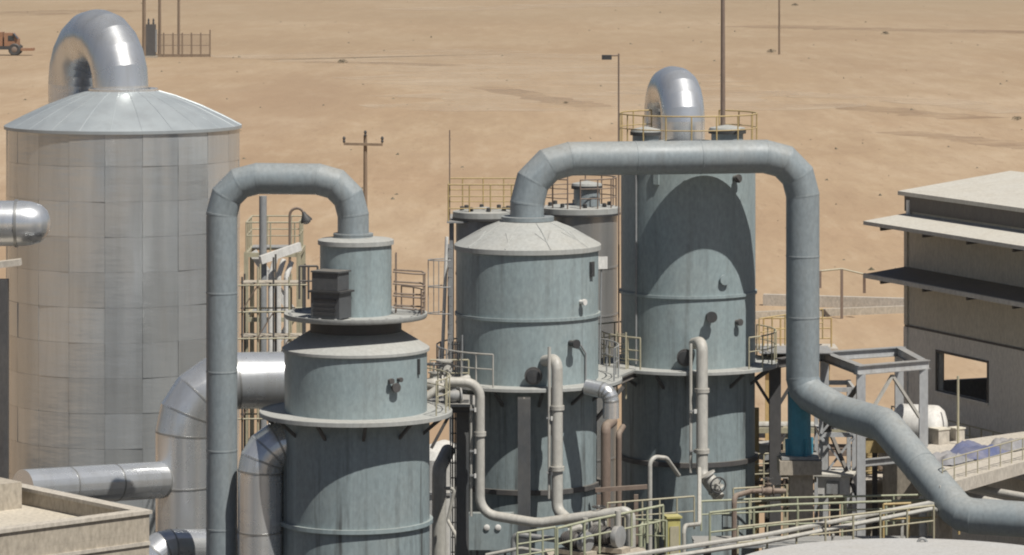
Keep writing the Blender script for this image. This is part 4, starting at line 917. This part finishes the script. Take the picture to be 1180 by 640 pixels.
for i in range(4): MB().box((X(174,D-3)+1.05,D-3.6+i*.4,3.4), (.25,.08,4.6)).build('fin', 'steel_grey', tf)
# distant truck
D = ground_D(64); tx = X(8,D); tkr = thing('truck', 'distant brown truck parked in the desert at the upper left', 'truck', (tx,D,0)); u = D/FPX
MB().box((tx+2*u,D,9*u), (30*u,3.4,4*u)).build('chassis', 'dark_metal', tkr)
c = MB(); c.v = [(tx+q[0]*u, D+s*1.6, q[1]*u) for s in (-1,1) for q in ((-2,10),(14,10),(14,19),(8,26),(-2,26))]; c.f = [(0,1,2,3,4),(9,8,7,6,5)] + [(i,i+5,(i+1)%5+5,(i+1)%5) for i in range(5)]
cb_ = c.build('cab', 'truck_orange', tkr, 20); MB().box((tx+6*u,D-1.62,20*u), (7*u,.08,6*u)).build('side_window', 'glass_dark', cb_); MB().beam((tx+13.6*u,D-1,19.4*u),(tx+8.3*u,D-1,25.6*u), 2.0, .1).build('windscreen', 'glass_dark', cb_)
MB().box((tx-17*u,D,19*u), (26*u,3.4,16*u)).build('cargo_body', 'truck_orange', tkr); MB().box((tx+24*u,D,7*u), (14*u,3.2,3*u)).build('front_blade', 'truck_orange', tkr)
for px in (-20, 10):
    for s in (-1, 1):
        wv = MB().disc_axis((tx+px*u,D+s*1.5,7*u), (0,s,0), [(3*u,0),(6.6*u,.05),(7*u,.2),(7*u,.5),(6*u,.6),(3.5*u,.55)], 18).build('wheel', 'dark_metal', tkr); MB().disc_axis((tx+px*u,D+s*2.06,7*u), (0,s,0), [(3.4*u,0),(2.6*u,.06),(1*u,.1)], 14).build('rim', 'rust_brown', wv)
# far fence, low wall and ground pipe at the right
fr2 = thing('fence', 'distant thin wire fence beyond the long pipe, left of the building', 'fence', (X(970,250),250,0))
for px, py in ((945,312),(970,310),(996,318)): MB().beam((X(px,250),250,0 if px==970 else Z(py+20,250)),(X(px,250),250,Z(py,250)), .18,.18).build('post', 'rust_brown', fr2)
MB().tube([W(930,314,250),W(970,310,250),W(1003,318,250)], .07, 6).build('wire', 'rail', fr2)
for i, (y0, y1, px0, px1, mt, lb, h) in enumerate(((352,357,880,1050,'concrete_pale','long low pale wall in the sand beyond the long pipe',.8),(368,360,862,1060,'rust_brown','second low brown berm line in the sand beyond the long pipe',.5))):
    a, b = V((X(px0,ground_D(y0)),ground_D(y0),0)), V((X(px1,ground_D(y1)),ground_D(y1),0))
    MB().beam(a + V((0,0,h/2)), b + V((0,0,h/2)), .5, h).build('low_wall', 'concrete_pale' if i == 0 else 'concrete', None, label=lb, cat='wall')
railing('yellow railing in the yard right behind the long pipe drop', [(X(880,190),190,Z(400,190)),(X(958,190),190,Z(400,190))], 'rail_yellow', 1.5, 1.0, .04, (.3,.65))
yd = thing('yard_platform', 'yellow railed platform standing in the yard behind the long pipe', 'platform', (X(920,190),190,0))
MB().box((X(919,190),190.8,Z(401,190)-.08), (4.2,2.2,.15)).build('deck', 'concrete_pale', yd)
for px in (884, 954): MB().beam((X(px,190.5),190.5,0),(X(px,190.5),190.5,Z(401,190)-.15), .2,.2).build('leg', 'rail_yellow', yd)
# dirt tracks and shrubs
def track_mat(name, c):
    m, n, b = nodes(name); g = geo(n); b.inputs['Base Color'].default_value = (*c, 1); b.inputs['Roughness'].default_value = .95
    f = noise(n, g, .05, (1,1,1), 5, .7); n.links.new(ramp(n, f, [(.36,(0,)*3),(.66,(.62 if 'pale' in name else .4,)*3)]), b.inputs['Alpha'])
track_mat('rut_dark', (.27,.18,.115)); track_mat('rut_pale', (.56,.44,.31))
TZ_ = [.01]
def track(pts, wd, mat):
    m = MB(); P = [V((X(px,ground_D(py)), ground_D(py), 0)) for px, py in pts]; Q = []
    for a, b in zip(P[:-1], P[1:]):
        for i in range(8): Q.append(a.lerp(b, i/8))
    Q.append(P[-1]); rg = random.Random(len(pts)); TZ_[0] += .006
    for i, p in enumerate(Q):
        d = (Q[min(i+1,len(Q)-1)] - Q[max(i-1,0)]).normalized(); sd_ = V((-d.y, d.x, 0))*wd*rg.uniform(.35,.65)
        m.v += [tuple(p - sd_ + V((0,0,TZ_[0]))), tuple(p + sd_ + V((0,0,TZ_[0])))]
    for i in range(len(Q)-1): m.f.append((2*i,2*i+1,2*i+3,2*i+2))
    m.build('dirt_track', mat, None, kind='structure')
track([(950,120),(1020,127),(1080,133),(1130,137)], 9, 'rut_dark'); track([(1030,152),(1110,160),(1200,172)], 7, 'rut_dark')
track([(380,60),(500,66),(600,82),(660,100),(725,128)], 60, 'rut_pale'); track([(560,100),(640,116),(690,124)], 7, 'rut_dark')
track([(350,72),(440,73),(520,76)], 10, 'rut_dark'); track([(880,105),(960,112),(1060,116),(1200,130)], 12, 'rut_pale')
track([(470,12),(620,8),(780,3)], 40, 'rut_pale'); track([(860,30),(1000,34),(1200,38)], 25, 'rut_dark'); track([(0,18),(60,14),(160,12)], 30, 'rut_dark')
track([(720,108),(760,104),(900,106)], 8, 'rut_pale')
rs = random.Random(21)
for i, (px, py, s, lb) in enumerate(((1172,139,.5,'small dark shrub at the far right in the sand'),(916,7,.8,'tiny dark shrub near the top right of the desert'),(889,61,.7,'tiny dark shrub at the foot of the distant pole'),(652,120,.3,'tiny dark shrub in the sand above the long pipe'),(395,73,.7,'flat dark shrub in the desert left of the centre'),(1020,40,.7,'tiny dark shrub in the upper right desert'))):
    D = ground_D(py); p = V((X(px,D),D,0)); sh = thing('shrub', lb, 'shrub', p, 'desert shrubs'); m = MB()
    for k_ in range(140):
        a, b, q = rs.uniform(0,6.28), rs.uniform(0,1.4), rs.random()**.4
        c = p + V((math.cos(a)*math.cos(b)*s*1.6*q, math.sin(a)*math.cos(b)*s*1.6*q, math.sin(b)*s*q + .1)); e = V((rs.gauss(0,1),rs.gauss(0,1),rs.gauss(0,1))).normalized()*s*.16; f = e.cross(V((rs.gauss(0,1),rs.gauss(0,1),rs.gauss(0,1)))).normalized()*s*.1
        n0 = len(m.v); m.v += [tuple(c-e), tuple(c+f), tuple(c+e), tuple(c-f)]; m.f.append((n0,n0+1,n0+2,n0+3))
    m.build('foliage', 'shrub', sh); MB().tube([p, p + V((.1*s,0,.7*s))], [.08*s,.03*s], 6).build('stem', 'creosote', sh)

sp = random.Random(77); m = MB()
for k_ in range(420):
    D = 250*(1400/250)**sp.random(); px = sp.uniform(-20,1200); c = V((X(px,D),D,0)); a = (.08+.22*sp.random()**3)*(D/400)**.35
    b = len(m.v)
    for q in ((1,0,0),(0,1,0),(-1,0,0),(0,-1,0)): m.v.append(tuple(c + V(q)*a*sp.uniform(.7,1.5) + V((0,0,-.03))))
    m.v.append(tuple(c + V((sp.uniform(-.3,.3)*a, sp.uniform(-.3,.3)*a, a*sp.uniform(.6,1.1)))))
    for i in range(4): m.f.append((b+i, b+(i+1)%4, b+4))
m.build('scattered_stones', 'shrub', None, sharp=20, label='scattered dark stones and tufts across the desert sand', cat='stones', kind='stuff')
mh, nh, bh = nodes('haze_air'); nh.nodes.remove(bh); pv = nh.nodes.new('ShaderNodeVolumePrincipled'); pv.inputs['Density'].default_value = .00008; pv.inputs['Color'].default_value = (.98,.93,.86,1); pv.inputs['Anisotropy'].default_value = .2
nh.links.new(pv.outputs[0], nh.nodes['Material Output'].inputs['Volume'])
MB().box((0,3300,14.3), (5400,7800,30.8)).build('haze', 'haze_air', None, kind='stuff', label='thin dusty air over the plant and the desert', cat='haze')
